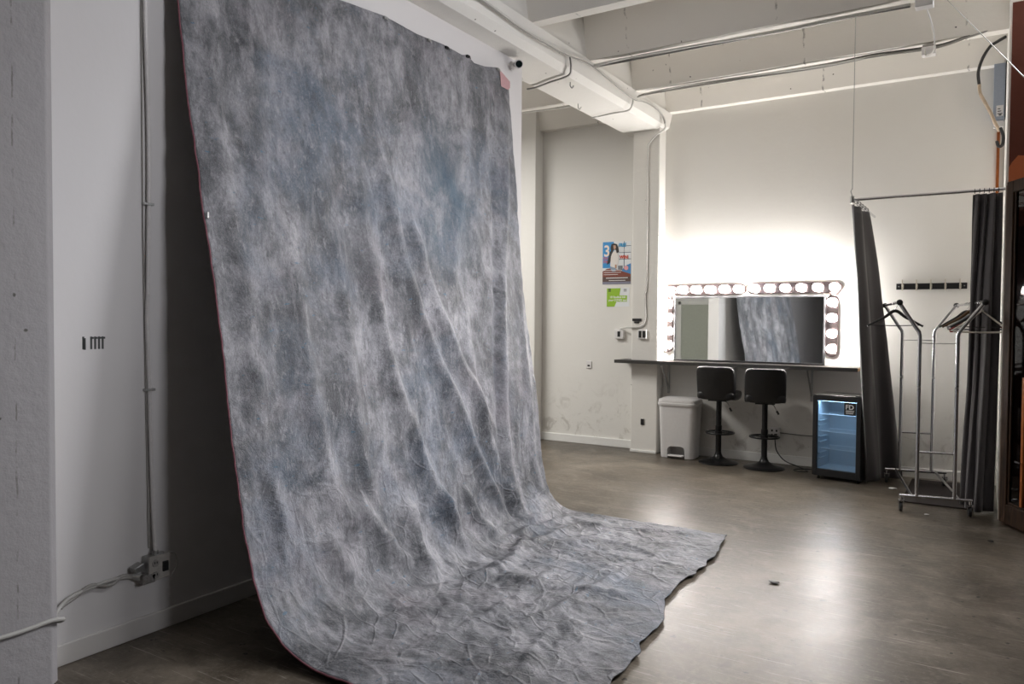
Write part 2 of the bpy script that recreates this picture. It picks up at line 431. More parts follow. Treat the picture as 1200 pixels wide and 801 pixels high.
for i in range(NU+1):
    u = i/NU
    for j in range(NV+1):
        b0 = base[i][j]
        du = base[min(i+1,NU)][j]-base[max(i-1,0)][j]; dv = base[i][min(j+1,NV)]-base[i][max(j-1,0)]
        n = du.cross(dv).normalized()
        if n.x + n.z < 0: n = -n
        s = ATOT*j/NV; X = u*3.09
        fl = max(0, min(1, (s-VF+.55)/.7))           # 0 hanging .. 1 lying on the floor
        top = min(1, .15+s/.5)
        d = folds(X, s)*top
        d += .016*noise.noise(Vector((X*2.6, s*.7, 1)))*top*(1-fl*.5)
        wv = Vector((X*1.3+2, s*.9, 5)); wob = Vector((noise.noise(wv), noise.noise(wv+Vector((9,3,1))), 0))*.35
        q = Vector((X, s, 0))+wob
        f1 = abs(noise.noise(Vector((q.x*2.6+q.y*.25, q.y*.75, 2))))
        f2 = abs(noise.noise(Vector((q.x*5.0-q.y*.5, q.y*1.9, 7))))
        g1 = abs(noise.noise(Vector((q.x*2.4+q.y*1.3, q.y*2.6-q.x*1.1, 11))))
        g2 = abs(noise.noise(Vector((q.x*5.6-q.y*2.8, q.y*5.6+q.x*3.1, 17))))
        g3 = abs(noise.noise(Vector((q.x*13+q.y*4, q.y*13, 4))))
        g4 = abs(noise.noise(Vector((q.x*27, q.y*27+q.x*9, 9))))
        amp = .35+.65*max(0, min(1, (s-.8)/2.0))
        low = max(0, min(1, (s-VF+1.5)/1.2))
        d += (1-fl)*(-.045*f1*amp-.020*f2*amp+.010*amp)*top
        d += low*(.024*(.35-g1)+.019*(.3-g2))*(.55+.45*fl)
        d += (-.011*g3-.006*g4+.005)*(.22+.38*low+.75*fl)
        # lively hem
        eu = max(0, 1-min(X, 3.09-X)/.12)
        ed = min(1, .45+min(X, 3.09-X, max(0, ATOT-s))/.35*.55) if fl > 0 else 1
        p = b0 + n*d*(1-fl+fl*ed)
        p.y += (.012*noise.noise(Vector((s*3, u*9, 3)))+.010*noise.noise(Vector((s*11, u*4, 8))))*(1 if u > .5 else .5)*min(1, eu*1)
        if j > NV-14 and fl > .5:
            e = (j-(NV-14))/14
            p.x += e*(.035*noise.noise(Vector((X*3.3,4,2)))+.018*noise.noise(Vector((X*10,1,7))))
        if p.z < .03: p.z = .008+.022*math.exp((p.z-.03)/.022)
        if p.x < XP+.012: p.x = XP+.012
        verts.append(p); uvs.append((X, s))
faces = []; st = NV+1
for i in range(NU):
    for j in range(NV):
        faces.append((i*st+j, (i+1)*st+j, (i+1)*st+j+1, i*st+j+1))
bdrop = thing('photo_backdrop', 'large mottled grey hand-painted muslin backdrop hung on the wall and sweeping onto the floor', 'backdrop', (-3.0,3.9,0))
me = bpy.data.meshes.new('backdrop_cloth'); me.from_pydata(verts, [], faces)
ul = me.uv_layers.new(name='UVMap')
for lp in me.loops: ul.data[lp.index].uv = uvs[lp.vertex_index]
me.polygons.foreach_set('use_smooth', [True]*len(me.polygons))

m = mat('painted_muslin', (.12,.13,.15), .55, spec=.30, Sheen_Weight=.03); t = NT(m)
uvn = t.n('ShaderNodeTexCoord').outputs['UV']
def mp(scale, rot=0, loc=(0,0,0)):
    q = t.n('ShaderNodeMapping'); q.inputs['Scale'].default_value = scale; q.inputs['Rotation'].default_value = (0,0,rot); q.inputs['Location'].default_value = loc
    t.l(uvn, q.inputs[0]); return q.outputs[0]
big = t.noise(mp((1.2,.8,1), .15), 1.2, 6, .6, .4)
blot = t.noise(mp((1.2,.85,1), -.25, (3,1,0)), 3.0, 8, .70, .35)
strk = t.noise(mp((2.8,.75,1), -.18, (1,5,0)), 2.4, 8, .72, .3)
fine = t.noise(mp((1.6,1,1)), 60, 4, .7)
colr = t.ramp(big, [(.30,(.105,.108,.118)), (.46,(.185,.188,.204)), (.62,(.285,.284,.305)), (.8,(.39,.38,.40))])
colr = t.mix(t.ramp(blot, [(.40,.95), (.54,0)]), colr, (.060,.063,.070))
colr = t.mix(t.ramp(blot, [(.54,0), (.70,.75)]), colr, (.44,.43,.455))
colr = t.mix(t.ramp(strk, [(.52,0), (.68,.55)]), colr, (.46,.45,.475))
colr = t.mix(t.ramp(strk, [(.32,.65), (.46,0)]), colr, (.075,.080,.090))
blu = t.noise(mp((1,1,1), 0, (7,2,0)), 1.1, 6, .65, .5)
colr = t.mix(t.ramp(blu, [(.50,0), (.66,.55)]), colr, (.085,.125,.18))
pk = t.noise(mp((1,1,1), 0, (1,9,0)), 1.6, 6, .65)
colr = t.mix(t.ramp(pk, [(.54,0), (.72,.45)]), colr, (.30,.265,.29))
fk = t.noise(mp((1,3.0,1), .2, (5,5,0)), 13, 3, .5)
colr = t.mix(t.ramp(fk, [(.68,0), (.71,.6)]), colr, (.05,.15,.24))
md = t.noise(mp((1.5,.8,1), -.3, (8,3,0)), 13, 6, .75, .2)
colr = t.mix(t.ramp(md, [(.36,.6), (.48,0)]), colr, (.08,.083,.092))
colr = t.mix(t.ramp(md, [(.55,0), (.68,.5)]), colr, (.42,.415,.43))
colr = t.mix(t.ramp(fine, [(.3,.30), (.5,0)]), colr, (.05,.052,.06))
colr = t.mix(t.ramp(fine, [(.55,0), (.72,.30)]), colr, (.40,.40,.42))
# blue paint patch at mid right
vm = t.n('ShaderNodeVectorMath', operation='DISTANCE'); t.l(mp((1,.8,1)), vm.inputs[0]); vm.inputs[1].default_value = (2.05,.8*1.15,0)
patch = t.math('MULTIPLY', t.ramp(vm.outputs['Value'], [(.1,.9), (.55,0)]), t.ramp(blot, [(.35,1), (.6,.25)]))
colr = t.mix(patch, colr, (.06,.105,.15))
# chalky scuff lines
cre = t.noise(mp((1,1,1), 0, (2,2,0)), 3.3, 8, .75, 1.4)
cl_ = t.math('ABSOLUTE', t.math('SUBTRACT', cre, .5))
colr = t.mix(t.ramp(cl_, [(.0,.35), (.006,0)]), colr, (.36,.36,.39))
t.l(t.ramp(blot, [(.3,.42), (.7,.62)]), t.b.inputs['Roughness'])
cre2 = t.noise(mp((1.5,1,1), .3), 7, 7, .7, 1.0)
h1 = t.math('ABSOLUTE', t.math('SUBTRACT', cre2, .5))
h1 = t.ramp(h1, [(0,1), (.12,0)])
cre3 = t.noise(mp((1.3,1,1), -.4), 15, 6, .7, .8); h3 = t.math('ABSOLUTE', t.math('SUBTRACT', cre3, .5))
def crease(scale, rot, loc, warp):
    v0 = mp((1.25,1,1), rot, loc); wn_ = t.noise(v0, 1.9, 1.5, .5, out='Color')
    sc_n = t.n('ShaderNodeVectorMath', operation='SCALE'); sc_n.inputs[3].default_value = warp; t.l(wn_, sc_n.inputs[0])
    ad_n = t.n('ShaderNodeVectorMath', operation='ADD'); t.l(v0, ad_n.inputs[0]); t.l(sc_n.outputs[0], ad_n.inputs[1])
    vo_n = t.n('ShaderNodeTexVoronoi'); vo_n.feature = 'DISTANCE_TO_EDGE'; vo_n.inputs['Scale'].default_value = scale; t.l(ad_n.outputs[0], vo_n.inputs['Vector'])
    return vo_n.outputs['Distance']
sepv = t.n('ShaderNodeSeparateXYZ'); t.l(uvn, sepv.inputs[0])
low = t.ramp(t.math('MULTIPLY', sepv.outputs[1], .2), [(.50,.10), (.72,1)])
k1 = t.ramp(crease(3.0, .5, (4,1,0), .45), [(0,0), (.045,1)]); k2 = t.ramp(crease(5.5, -.3, (1,6,0), .30), [(0,0), (.055,1)])
gate1 = t.ramp(t.noise(mp((1,1,1), 0, (3,3,0)), 3.5, 3), [(.42,0), (.56,1)])
kk = t.math('MULTIPLY', t.math('ADD', t.math('MULTIPLY', t.math('SUBTRACT', 1, k1), gate1), t.math('MULTIPLY', t.math('SUBTRACT', 1, k2), t.math('MULTIPLY', t.math('SUBTRACT', 1, gate1), .8))), low)
colr = t.mix(t.math('MULTIPLY', kk, .16), colr, (.40,.395,.415)); t.l(colr, t.b.inputs['Base Color'])
nb = t.bump(kk, .60, .010)
nb = t.bump(h1, .38, .008, nb); nb = t.bump(h3, .45, .02, nb); nb = t.bump(cl_, .45, .03, nb); t.bump(fine, .35, .0015, nb)
me.materials.append(m)
bc = bpy.data.objects.new('backdrop_cloth', me); COL.objects.link(bc); bc.parent = bdrop; bc.location = (3.0,-3.9,0)
sd = bc.modifiers.new('thick', 'SOLIDIFY'); sd.thickness = .004; sd.offset = -1
pink = speckle('dusty_pink_backing', (.20,.07,.09), .8)
hem = MB().tube([verts[j]+Vector((.0,-.002,0)) for j in range(0, NV+1, 2)], .0042, 6)
o = hem.build('hem', pink, bdrop, smooth=True); o.location = (3.0,-3.9,0); o['label'] = 'dusty pink hem down the left edge'
fm = MB(); cpt = [verts[NU*st]+Vector((.004,0,0))]
cx, cy, cz = cpt[0]
fm.prism([(0,0),(-.155,.055),(-.135,-.07),(-.03,-.075),(.0,-.05)], .010, .013, lambda p,tt: (cx+tt, cy+p[0], cz+p[1]))
o = fm.build('folded_corner', speckle('pale_pink_backing', (.50,.30,.31), .8), bdrop); o.location = (3.0,-3.9,0); o['label'] = 'folded over corner showing the pink underside'
for y in (3.86, 4.32, 4.53, 4.80, 5.22):
    z = interp(y, TOPE); c = MB()
    c.cbox((XP+.05, y, z-.015), (.024,.030,.018)); c.tube([(XP+.065,y-.010,z-.012),(XP+.075,y-.006,z-.035),(XP+.075,y+.008,z-.035),(XP+.065,y+.010,z-.012)], .0022, 6)
    o = c.build('clip', W['blackmetal'] if y in (4.80,4.53) else W['steel'], bdrop); o.location = (3.0,-3.9,0)
j = min(range(NV+1), key=lambda k: abs(verts[k].z-2.04)); p = verts[j]
o = MB().cbox((p.x+.015, p.y+.012, p.z), (.008,.010,.032)).build('clip', W['steel'], bdrop, bevel=.003); o.location = (3.0,-3.9,0)

# ------------------------------------------------------------------ vanity: counter, mirror, lights
ct = thing('wall_counter', 'long black wall-mounted counter under the lighted mirror', 'counter', (-2.43,8.43,1.05))
q = MB().box((-3.75,8.26,1.058), (-3.605,8.598,1.092)); q.box((-3.605,8.26,1.058), (-3.265,8.398,1.092)); q.box((-3.265,8.26,1.058), (-1.11,8.598,1.092))
o = q.build('countertop', W['counter'], ct); o.location = (2.43,-8.43,-1.05)
o = MB().box((-3.75,8.252,1.056), (-1.108,8.26,1.094)).build('edge_band', speckle('worn_dark_edge', (.05,.048,.045), .3), ct); o.location = (2.43,-8.43,-1.05)
o = MB().box((-1.109,8.262,1.060), (-1.104,8.59,1.090)).build('plywood_end', W['plywood'], ct); o.location = (2.43,-8.43,-1.05); o['label'] = 'raw plywood end of the counter'
for x in (-3.20, -2.42, -1.60):
    b = MB(); b.box((x-.012,8.585,.70), (x+.012,8.598,1.056)); b.box((x-.012,8.32,1.046), (x+.012,8.598,1.057))
    b.tube([(x,8.34,1.045),(x,8.585,.76)], .009, 8)
    o = b.build('bracket', W['steel'], ct); o.location = (2.43,-8.43,-1.05)

mr = thing('vanity_mirror', 'wide black-framed mirror standing on the black counter', 'mirror', (-2.30,8.57,1.094))
L_ = -.83; T_ = .742
fr = MB(); w = .018
fr.box((L_,-.022,0), (-L_,.02,w)); fr.box((L_,-.022,T_-w), (-L_,.02,T_)); fr.box((L_,-.022,w), (L_+w,.02,T_-w)); fr.box((-L_-w,-.022,w), (-L_,.02,T_-w))
fr.build('frame', W['black'], mr, bevel=.002)
MB().box((L_+w,-.012,w), (-L_-w,.012,T_-w)).build('mirror_glass', W['mirror'], mr)

def lightbar(n, label, loc, vertical, L, pitch):
    o = thing('vanity_light_bar', label, 'light bar', loc, 0, None)
    hw = .062; poly = []
    for k in range(13):
        a = PI/2 - PI*k/12; poly.append((L/2-hw+hw*math.cos(a), hw*math.sin(a)))
    for k in range(13):
        a = -PI/2 - PI*k/12; poly.append((-L/2+hw+hw*math.cos(a), hw*math.sin(a)))
    f = (lambda p,t_: (p[1], t_, p[0])) if vertical else (lambda p,t_: (p[0], t_, p[1]))
    MB().prism(poly, -.018, .026, f).build('housing', W['barmetal'], o, bevel=.006)
    for i in range(n):
        s = (i-(n-1)/2)*pitch; c = (0,0,s) if vertical else (s,0,0)
        mt = Matrix.Rotation(PI/2, 4, 'X')
        MB().lathe([(.026,.016),(.026,.034),(.018,.040)], 20, mt, c).build('socket', W['barmetal'], o, smooth=True)
        pf = [(.014,.036),(.018,.048)]
        for k in range(9):
            a = -1.05 + (PI/2+1.05)*k/8; pf.append((max(.0005,.040*math.cos(a)), .080+.040*math.sin(a)))
        MB().lathe(pf, 20, mt, c).build('bulb', W['bulb'], o, smooth=True)
    return o
lightbar(6, 'horizontal six-bulb vanity light bar above the left half of the mirror', (-2.79,8.572,1.914), False, .965, .163)
lightbar(6, 'horizontal six-bulb vanity light bar above the right half of the mirror', (-1.80,8.572,1.918), False, .985, .166)
lightbar(4, 'vertical four-bulb vanity light bar on the left of the mirror', (-3.205,8.572,1.515), True, .66, .163)
lightbar(4, 'vertical four-bulb vanity light bar on the right of the mirror', (-1.405,8.572,1.515), True, .66, .163)

# ------------------------------------------------------------------ bar stools
def grid_pad(w, h, th, bend, n=14):
    """rounded cushion standing in XZ, thickness along Y; bend pushes the top/sides"""
    mb = MB(); nx, nz = n, n; vs = []; fs = []
    def sup(a): return math.copysign(abs(a)**.28, a)
    N = 28; rings = 9
    for r_ in range(rings):
        ph = -PI/2 + PI*r_/(rings-1)
        for k in range(N):
            th_ = 2*PI*k/N
            cx_ = sup(math.cos(th_))*w/2; cz_ = sup(math.sin(th_))*h/2
            s_ = abs(math.cos(ph))**.22 if abs(math.cos(ph)) > 1e-6 else 0
            x = cx_*(.93+.07*s_) if s_ > 0 else cx_*.0; z = cz_*(.93+.07*s_) if s_ > 0 else 0
            yy = math.sin(ph)*th/2
            vs.append((x, yy + bend(x, z), z))
    fs = []
    return mb.add(*pad_mesh(w, h, th, bend))
def pad_mesh(w, h, th, bend):
    def sup(a): return math.copysign(abs(a)**.28, a)
    N = 40; prof = []
    for s_ in (.001,.25,.5,.72,.88): prof.append((s_, -.5))
    for k in range(9):
        a = -PI/2+PI*k/8; prof.append((.94+.06*math.cos(a), .5*math.sin(a)))
    for s_ in (.88,.72,.5,.25,.001): prof.append((s_, .5))
    vs = []; fs = []
    for s_, q in prof:
        for k in range(N):
            a = 2*PI*k/N; x = sup(math.cos(a))*w/2*s_; z = sup(math.sin(a))*h/2*s_
            vs.append((x, q*th+bend(x, z), z))
    for i in range(len(prof)-1):
        for k in range(N):
            l = (k+1) % N; fs.append((i*N+k, i*N+l, (i+1)*N+l, (i+1)*N+k))
    return vs, fs
def make_stool():
    s = thing('bar_stool', '', 'bar stool')
    MB().lathe([(.0005,0),(.212,0),(.214,.006),(.205,.014),(.15,.026),(.09,.045),(.05,.07),(.036,.10),(.033,.12)], 48).build('base', W['blackmetal'], s, smooth=True)
    MB().lathe([(.031,.10),(.031,.36),(.035,.37),(.035,.41),(.029,.415),(.029,.70)], 28).build('column', W['blackmetal'], s, smooth=True)
    ring = [(.150*math.cos(a), .055+.150*math.sin(a), .325) for a in [2*PI*k/40 for k in range(40)]]
    fr_ = MB().tube(ring, .0095, 10, closed=True); fr_.tube([(-.145,.08,.325),(0,.02,.33),(.145,.08,.325)], .008, 8); fr_.lathe([(.040,.305),(.040,.35)], 24)
    fr_.build('footrest', W['blackmetal'], s, smooth=True)
    # seat cushion horizontal: pad rotated so that its thickness is along Z
    st_ = grid_pad(.42, .40, .075, lambda x, z: -.02*(z/.2)**2)
    st_.v = [(x, z+.02, .735-y) for x, y, z in st_.v]
    st_.build('seat', W['leather'], s, smooth=True)
    MB().cbox((0,.02,.692), (.20,.20,.02)).build('seat_plate', W['blackmetal'], s, bevel=.004)
    bk = grid_pad(.415, .365, .06, lambda x, z: -.035*(z/.18)*1 + .06*(x/.2)**2)
    bk.v = [(x, y-.195, z+.885) for x, y, z in bk.v]
    b_o = bk.build('backrest', W['leather'], s, smooth=True)
    pip = []
    for k in range(25):
        x = -.185+.37*k/24; pip.append((x, -.195-.035*1.02+.06*(x/.2)**2+.0, .885+.1825-.010*abs(x/.19)**8*2))
    MB().tube(pip, .004, 6).build('piping', speckle('pale_piping', (.5,.5,.5), .4), s, smooth=True)
    MB().tube([(.04,.0,.695),(.09,.0,.665),(.135,-.01,.585)], .005, 8).build('height_lever', W['chrome'], s, smooth=True)
    MB().tube([(.118,-.006,.612),(.14,-.011,.575)], .011, 10).build('lever_grip', W['black'], s, smooth=True)
    return s
st1 = make_stool(); st1.location = (-2.50,8.27,0); st1.rotation_euler = (0,0,R(2))
tag(st1, 'black padded swivel bar stool next to the white bin', group='bar stools at the counter')
st2 = copy_tree(st1); st2.location = (-2.00,8.24,0); st2.rotation_euler = (0,0,R(14))
tag(st2, 'black padded swivel bar stool nearest the glass-door fridge')

# ------------------------------------------------------------------ trash can
tc_ = thing('trash_can', 'white plastic step-on bin below the left end of the counter', 'bin', (-2.975,8.375,0), R(3))
def rr(w, d, r_, n=6):
    P = []
    for cx_, cy_, a0 in ((w/2-r_,d/2-r_,0),(-w/2+r_,d/2-r_,PI/2),(-w/2+r_,-d/2+r_,PI),(w/2-r_,-d/2+r_,1.5*PI)):
        for k in range(n+1):
            a = a0+PI/2*k/n; P.append((cx_+r_*math.cos(a), cy_+r_*math.sin(a)))
    return P
def loft(mb, secs, cap=True):
    n = len(secs[0][0]); vs = []; fs = []
    for P, z in secs: vs += [(p[0],p[1],z) for p in P]
    for i in range(len(secs)-1):
        for k in range(n):
            l = (k+1) % n; fs.append((i*n+k,i*n+l,(i+1)*n+l,(i+1)*n+k))
    fs.append(tuple(range(n))[::-1]); fs.append(tuple((len(secs)-1)*n+k for k in range(n)))
    return mb.add(vs, fs)
body = MB(); loft(body, [(rr(.385,.28,.06),.005),(rr(.39,.285,.06),.02),(rr(.435,.32,.07),.60)])
bo = body.build('bin_body', W['whiteplastic'], None, smooth=True)
cut = MB(); poly = [(-.10,-.05),(.10,-.05),(.10,.07)] + [(.10-.05+.05*math.cos(a), .07+.05*math.sin(a)) for a in [PI/2*k/5 for k in range(1,6)]] + [(-.05-.05*math.cos(a), .07+.05*math.sin(a)) for a in [PI/2-PI/2*k/5 for k in range(0,6)]]
cut.prism(poly, -.30, .04, lambda p,t_: (p[0]-.005,t_,p[1]+.02))
co_ = cut.build('cutter', W['whiteplastic'], None)
bm_ = bo.modifiers.new('cut', 'BOOLEAN'); bm_.object = co_; bm_.operation = 'DIFFERENCE'; bm_.solver = 'EXACT'
dg = bpy.context.evaluated_depsgraph_get(); dg.update()
nm = bpy.data.meshes.new_from_object(bo.evaluated_get(dg)); bo.modifiers.clear(); bo.data = nm; bo.parent = tc_
bpy.data.objects.remove(co_)
lid = MB(); loft(lid, [(rr(.455,.34,.075),.595),(rr(.465,.35,.08),.605),(rr(.465,.35,.08),.625),(rr(.45,.335,.075),.632),(rr(.455,.34,.075),.64),(rr(.44,.325,.07),.665),(rr(.36,.25,.06),.682),(rr(.1,.08,.03),.686)])
lid.build('lid', W['whiteplastic'], tc_, smooth=True)
MB().cbox((-.005,-.145,.035), (.17,.08,.016)).build('pedal', W['whiteplastic'], tc_, bevel=.005)

# ------------------------------------------------------------------ glass-door fridge
rzf = math.atan2(7.887-7.965, .447)
fg = thing('display_fridge', 'small black glass-door display fridge standing beside the dark curtain', 'fridge', (-1.245,7.925,0), rzf)
Wd, Dp, Hh = .455, .36, .83
b = MB(); t_ = .035; z0 = .03
b.box((-Wd/2,.04,z0), (-Wd/2+t_,Dp+.04,Hh)); b.box((Wd/2-t_,.04,z0), (Wd/2,Dp+.04,Hh)); b.box((-Wd/2+t_,.04,Hh-.04), (Wd/2-t_,Dp+.04,Hh)); b.box((-Wd/2+t_,.04,z0), (Wd/2-t_,Dp+.04,z0+.07)); b.box((-Wd/2+t_,Dp+.01,z0+.07), (Wd/2-t_,Dp+.04,Hh-.04))
b.build('cabinet', W['black'], fg)
li = MB(); e = .004
li.box((-Wd/2+t_,.05,.10), (-Wd/2+t_+e,Dp+.01,Hh-.04)); li.box((Wd/2-t_-e,.05,.10), (Wd/2-t_,Dp+.01,Hh-.04)); li.box((-Wd/2+t_+e,Dp,.10), (Wd/2-t_-e,Dp+.01,Hh-.04)); li.box((-Wd/2+t_+e,.05,.10), (Wd/2-t_-e,Dp,.106)); li.box((-Wd/2+t_+e,.05,Hh-.046), (Wd/2-t_-e,Dp,Hh-.04))
for sx in (-1,1):
    for zz in (.20,.25,.36,.41,.52,.57):
        li.cbox((sx*(Wd/2-t_-.012),.16,zz), (.016,.2,.008))
li.build('liner', W['fridgewall'], fg)
for zz in (.30,.47,.64):
    s_ = MB(); s_.tube([(-.18,.075,zz),(.18,.075,zz)], .004, 8); s_.tube([(-.18,.34,zz),(.18,.34,zz)], .004, 8)
    for k in range(19): x = -.176+.352*k/18; s_.tube([(x,.075,zz),(x,.34,zz)], .0016, 5)
    s_.build('wire_shelf', mat('white_coated_wire', (.75,.8,.85), .35), fg)
dor = thing('door', None, None); dor.parent = fg
ds = .042; d = MB()
d.box((-Wd/2,0,z0+.01), (-Wd/2+ds,.034,Hh-.004)); d.box((Wd/2-ds,0,z0+.01), (Wd/2,.034,Hh-.004)); d.box((-Wd/2+ds,0,Hh-.05), (Wd/2-ds,.034,Hh-.004)); d.box((-Wd/2+ds,0,z0+.01), (Wd/2-ds,.034,z0+.075))
d.build('door_frame', W['black'], dor, bevel=.003)
MB().box((-Wd/2+ds,.012,z0+.075), (Wd/2-ds,.018,Hh-.05)).build('glass_pane', W['glass'], dor)
MB().box((Wd/2-ds-.115,.006,Hh-.175), (Wd/2-ds-.008,.010,Hh-.055)).build('sticker', W['print_black'], dor)
text('sticker_lettering', 'FD', .062, W['print_white'], dor, (Wd/2-ds-.104,.0055,Hh-.117), sx=1.05, bold=.0015)
tb = MB()
for k, (xa_, xb_) in enumerate(((-.100,-.022),(-.100,-.026),(-.098,-.030))): tb.box((Wd/2-ds+xa_,.0048,Hh-.134-k*.013), (Wd/2-ds+xb_,.006,Hh-.128-k*.013))
tb.build('sticker_lines', W['print_white'], dor)
MB().box((-Wd/2-.002,.0,Hh), (Wd/2,Dp+.04,Hh+.008)).build('top_panel', speckle('scuffed_black_top', (.04,.038,.036), .25), fg, bevel=.002)
for sx in (-1,1):
    for yy in (.07,Dp): MB().lathe([(.016,0),(.016,.012),(.009,.014),(.009,.031)], 14, None, (sx*(Wd/2-.04),yy,0)).build('foot', W['black'], fg)
MB().cbox((Wd/2-.035,.03,Hh+.012), (.05,.03,.012)).build('hinge', W['blackmetal'], fg, bevel=.002)
le = bpy.data.lights.new('fridge_led', 'AREA'); le.shape = 'RECTANGLE'; le.size = .36; le.size_y = .05; le.energy = 1.6; le.color = (.50,.74,1)
lo = bpy.data.objects.new('fridge_led', le); COL.objects.link(lo); lo.parent = fg; lo.location = (0,.075,Hh-.05); lo.rotation_euler = (R(-25),0,0)

# ------------------------------------------------------------------ garment rack
rk = thing('garment_rack', 'chrome folding four-post garment rack on castors in the changing corner', 'garment rack', (-.46,7.61,0), R(11))
hx, hy = .262, .60; px0 = .135
for sy in (-1,1):
    MB().tube([(-hx,sy*hy,.135),(hx,sy*hy,.135)], .0125, 12).build('base_bar', W['chrome'], rk, smooth=True)
for sx in (-1,1):
    MB().tube([(sx*.17,-hy,.135),(sx*.17,hy,.135)], .0115, 12).build('cross_bar', W['chrome'], rk, smooth=True)
BZ, TZ = 1.475, 1.715
ax_ = {-1:-.29, 1:.315}
for sx in (-1,1):
    for sy in (-1,1):
        y = sy*(hy-.0)
        P = [(sx*px0,y,.135),(sx*px0,y,1.0),(sx*px0,y,BZ-.03),(sx*px0+sx*.006,y,BZ),(sx*px0+sx*.03,y,BZ+.035),(ax_[sx],y,TZ)]
        o = MB().tube(P, .0150, 14).build('post', W['chrome'], rk, smooth=True)
        MB().lathe([(.0155,0),(.0155,.02)], 14, None, (sx*px0,y,1.02)).build('collar', W['steel'], o)
        o2 = MB().lathe([(.0005,-.02),(.018,-.018),(.024,-.008),(.024,.010),(.016,.018),(.0005,.020)], 18, Matrix.Rotation(PI/2,4,'X'), (ax_[sx], y+sy*.02, TZ)).build('end_cap', W['black'], rk, smooth=True)
    MB().tube([(ax_[sx],-hy,TZ),(ax_[sx],hy,TZ)], .0115, 12).build('hanging_rail', W['chrome'], rk, smooth=True)
for sy in (-1,1):
    MB().tube([(-px0,sy*hy,.50),(px0,sy*hy,.50)], .009, 10).build('stretcher', W['chrome'], rk, smooth=True)
    MB().tube([(-px0,sy*hy,1.385),(px0,sy*hy,1.385)], .004, 8).build('wire_brace', W['steel'], rk, smooth=True)
    for sx in (-1,1):
        c = MB(); x, y = sx*(hx-.015), sy*hy
        c.lathe([(.010,.085),(.010,.135)], 12, None, (x,y,0)); c.box((x-.022,y-.012,.062),(x-.018,y+.03,.10)); c.box((x+.018,y-.012,.062),(x+.022,y+.03,.10)); c.box((x-.022,y-.012,.088),(x+.022,y+.03,.092))
        co2 = c.build('caster', W['chrome'], rk)
        MB().lathe([(.012,-.012),(.036,-.012),(.040,-.008),(.040,.008),(.036,.012),(.012,.012)], 24, Matrix.Rotation(PI/2,4,'Y'), (x,y+.02,.040)).build('wheel', W['black'], co2, smooth=True)

# hangers hang on the rails, arms across them
def hanger(name, label, side, yl, mt, w=.43, drop=.10, th=.006, tilt=0, slim=False, zoff=0):
    base = rk.matrix_basis if False else Matrix.Translation((-.46,7.61,0)) @ Matrix.Rotation(R(11),4,'Z')
    p = base @ Vector((ax_[side], yl, TZ+.0115))
    h = thing(name, label, 'hanger', p, R(11+tilt), 'clothes hangers on the garment rack')
    hk = [(.0,0,-.078),(0,0,-.050)] + [(.022*math.cos(a)+.0, 0, -.020+.022*math.sin(a)) for a in [(-PI/2+PI*1.25*k/12) for k in range(13)]]
    hk = [(0,0,-.085),(0,0,-.055),(.012,0,-.041)] + [(.0215*math.cos(a), 0, -.0205+.0225*math.sin(a)+.002) for a in [(-.9+PI*1.28*k/12) for k in range(13)]]
    MB().tube(hk, .0022, 7).build('hook', W['chrome'], h, smooth=True)
    b_ = MB(); zt_ = -.085; drop *= 1.3; zb_ = zt_-drop
    if slim:
        b_.tube(spline([(-.01,0,zt_+.004),(0,0,zt_+.012),(.01,0,zt_+.004)],4), th, 8)
        b_.tube([(0,0,zt_+.008),(-w*.3,0,zt_-drop*.62),(-w/2,0,zb_),(-w/2+.004,0,zb_-.012),(0,0,zb_-.016),(w/2-.004,0,zb_-.012),(w/2,0,zb_),(w*.3,0,zt_-drop*.62)], th, 8, closed=True)
    else:
        L = spline([(-w/2,0,zb_+.004),(-w*.36,0,zt_-.70*drop),(-w*.18,0,zt_-.34*drop),(-.02,0,zt_+.004),(.02,0,zt_+.004),(w*.18,0,zt_-.34*drop),(w*.36,0,zt_-.70*drop),(w/2,0,zb_+.004)], 5)
        n = len(L); b_.tube(L, [th*(1.0+1.0*math.sin(PI*i/(n-1))) + (th*.6 if i in (0,n-1) else 0) for i in range(n)], 10)
        b_.tube([(-w*.44,0,zb_+.012),(0,0,zb_+.006),(w*.44,0,zb_+.012)], th*.55, 8)
    b_.build('hanger_frame', mt, h, smooth=True)
    return h
hb = speckle('brown_hanger_wood', (.10,.05,.02), .4); hr = speckle('red_hanger_plastic', (.30,.035,.03), .35); hw_ = speckle('cream_hanger_plastic', (.62,.58,.52), .35); hg = speckle('grey_hanger_plastic', (.25,.25,.27), .35)
hanger('coat_hanger', 'black moulded hanger alone on the left rail of the rack', -1, -.30, W['black'], .43, .095, .007, 4)
hanger('coat_hanger', 'cream tubular hanger at the near end of the right rail', 1, -.50, hw_, .40, .115, .007, -4, True)
hanger('coat_hanger', 'black hanger just behind the cream one on the right rail', 1, -.43, W['black'], .42, .10, .007, 3)
hanger('coat_hanger', 'red plastic hanger in the middle of the right rail', 1, -.35, hr, .40, .115, .0065, -7, True)
hanger('coat_hanger', 'grey slim hanger behind the red one', 1, -.23, hg, .41, .10, .007, 5, True)
hanger('coat_hanger', 'brown wooden hanger towards the back of the right rail', 1, -.08, hb, .43, .10, .0075, -3)
hanger('coat_hanger', 'black hanger furthest back on the right rail', 1, .12, W['black'], .43, .10, .007, 6)

# thin dark sheet on the floor under the rack
MB().box((-.62,7.34,0), (-.06,8.45,.012)).build('dark_floor_sheet', speckle('dark_sheet', (.018,.012,.011), .9, .3, 90), None, bevel=.003)
tag(bpy.data.objects['dark_floor_sheet'], 'dark flat sheet on the floor beneath the garment rack', 'mat')

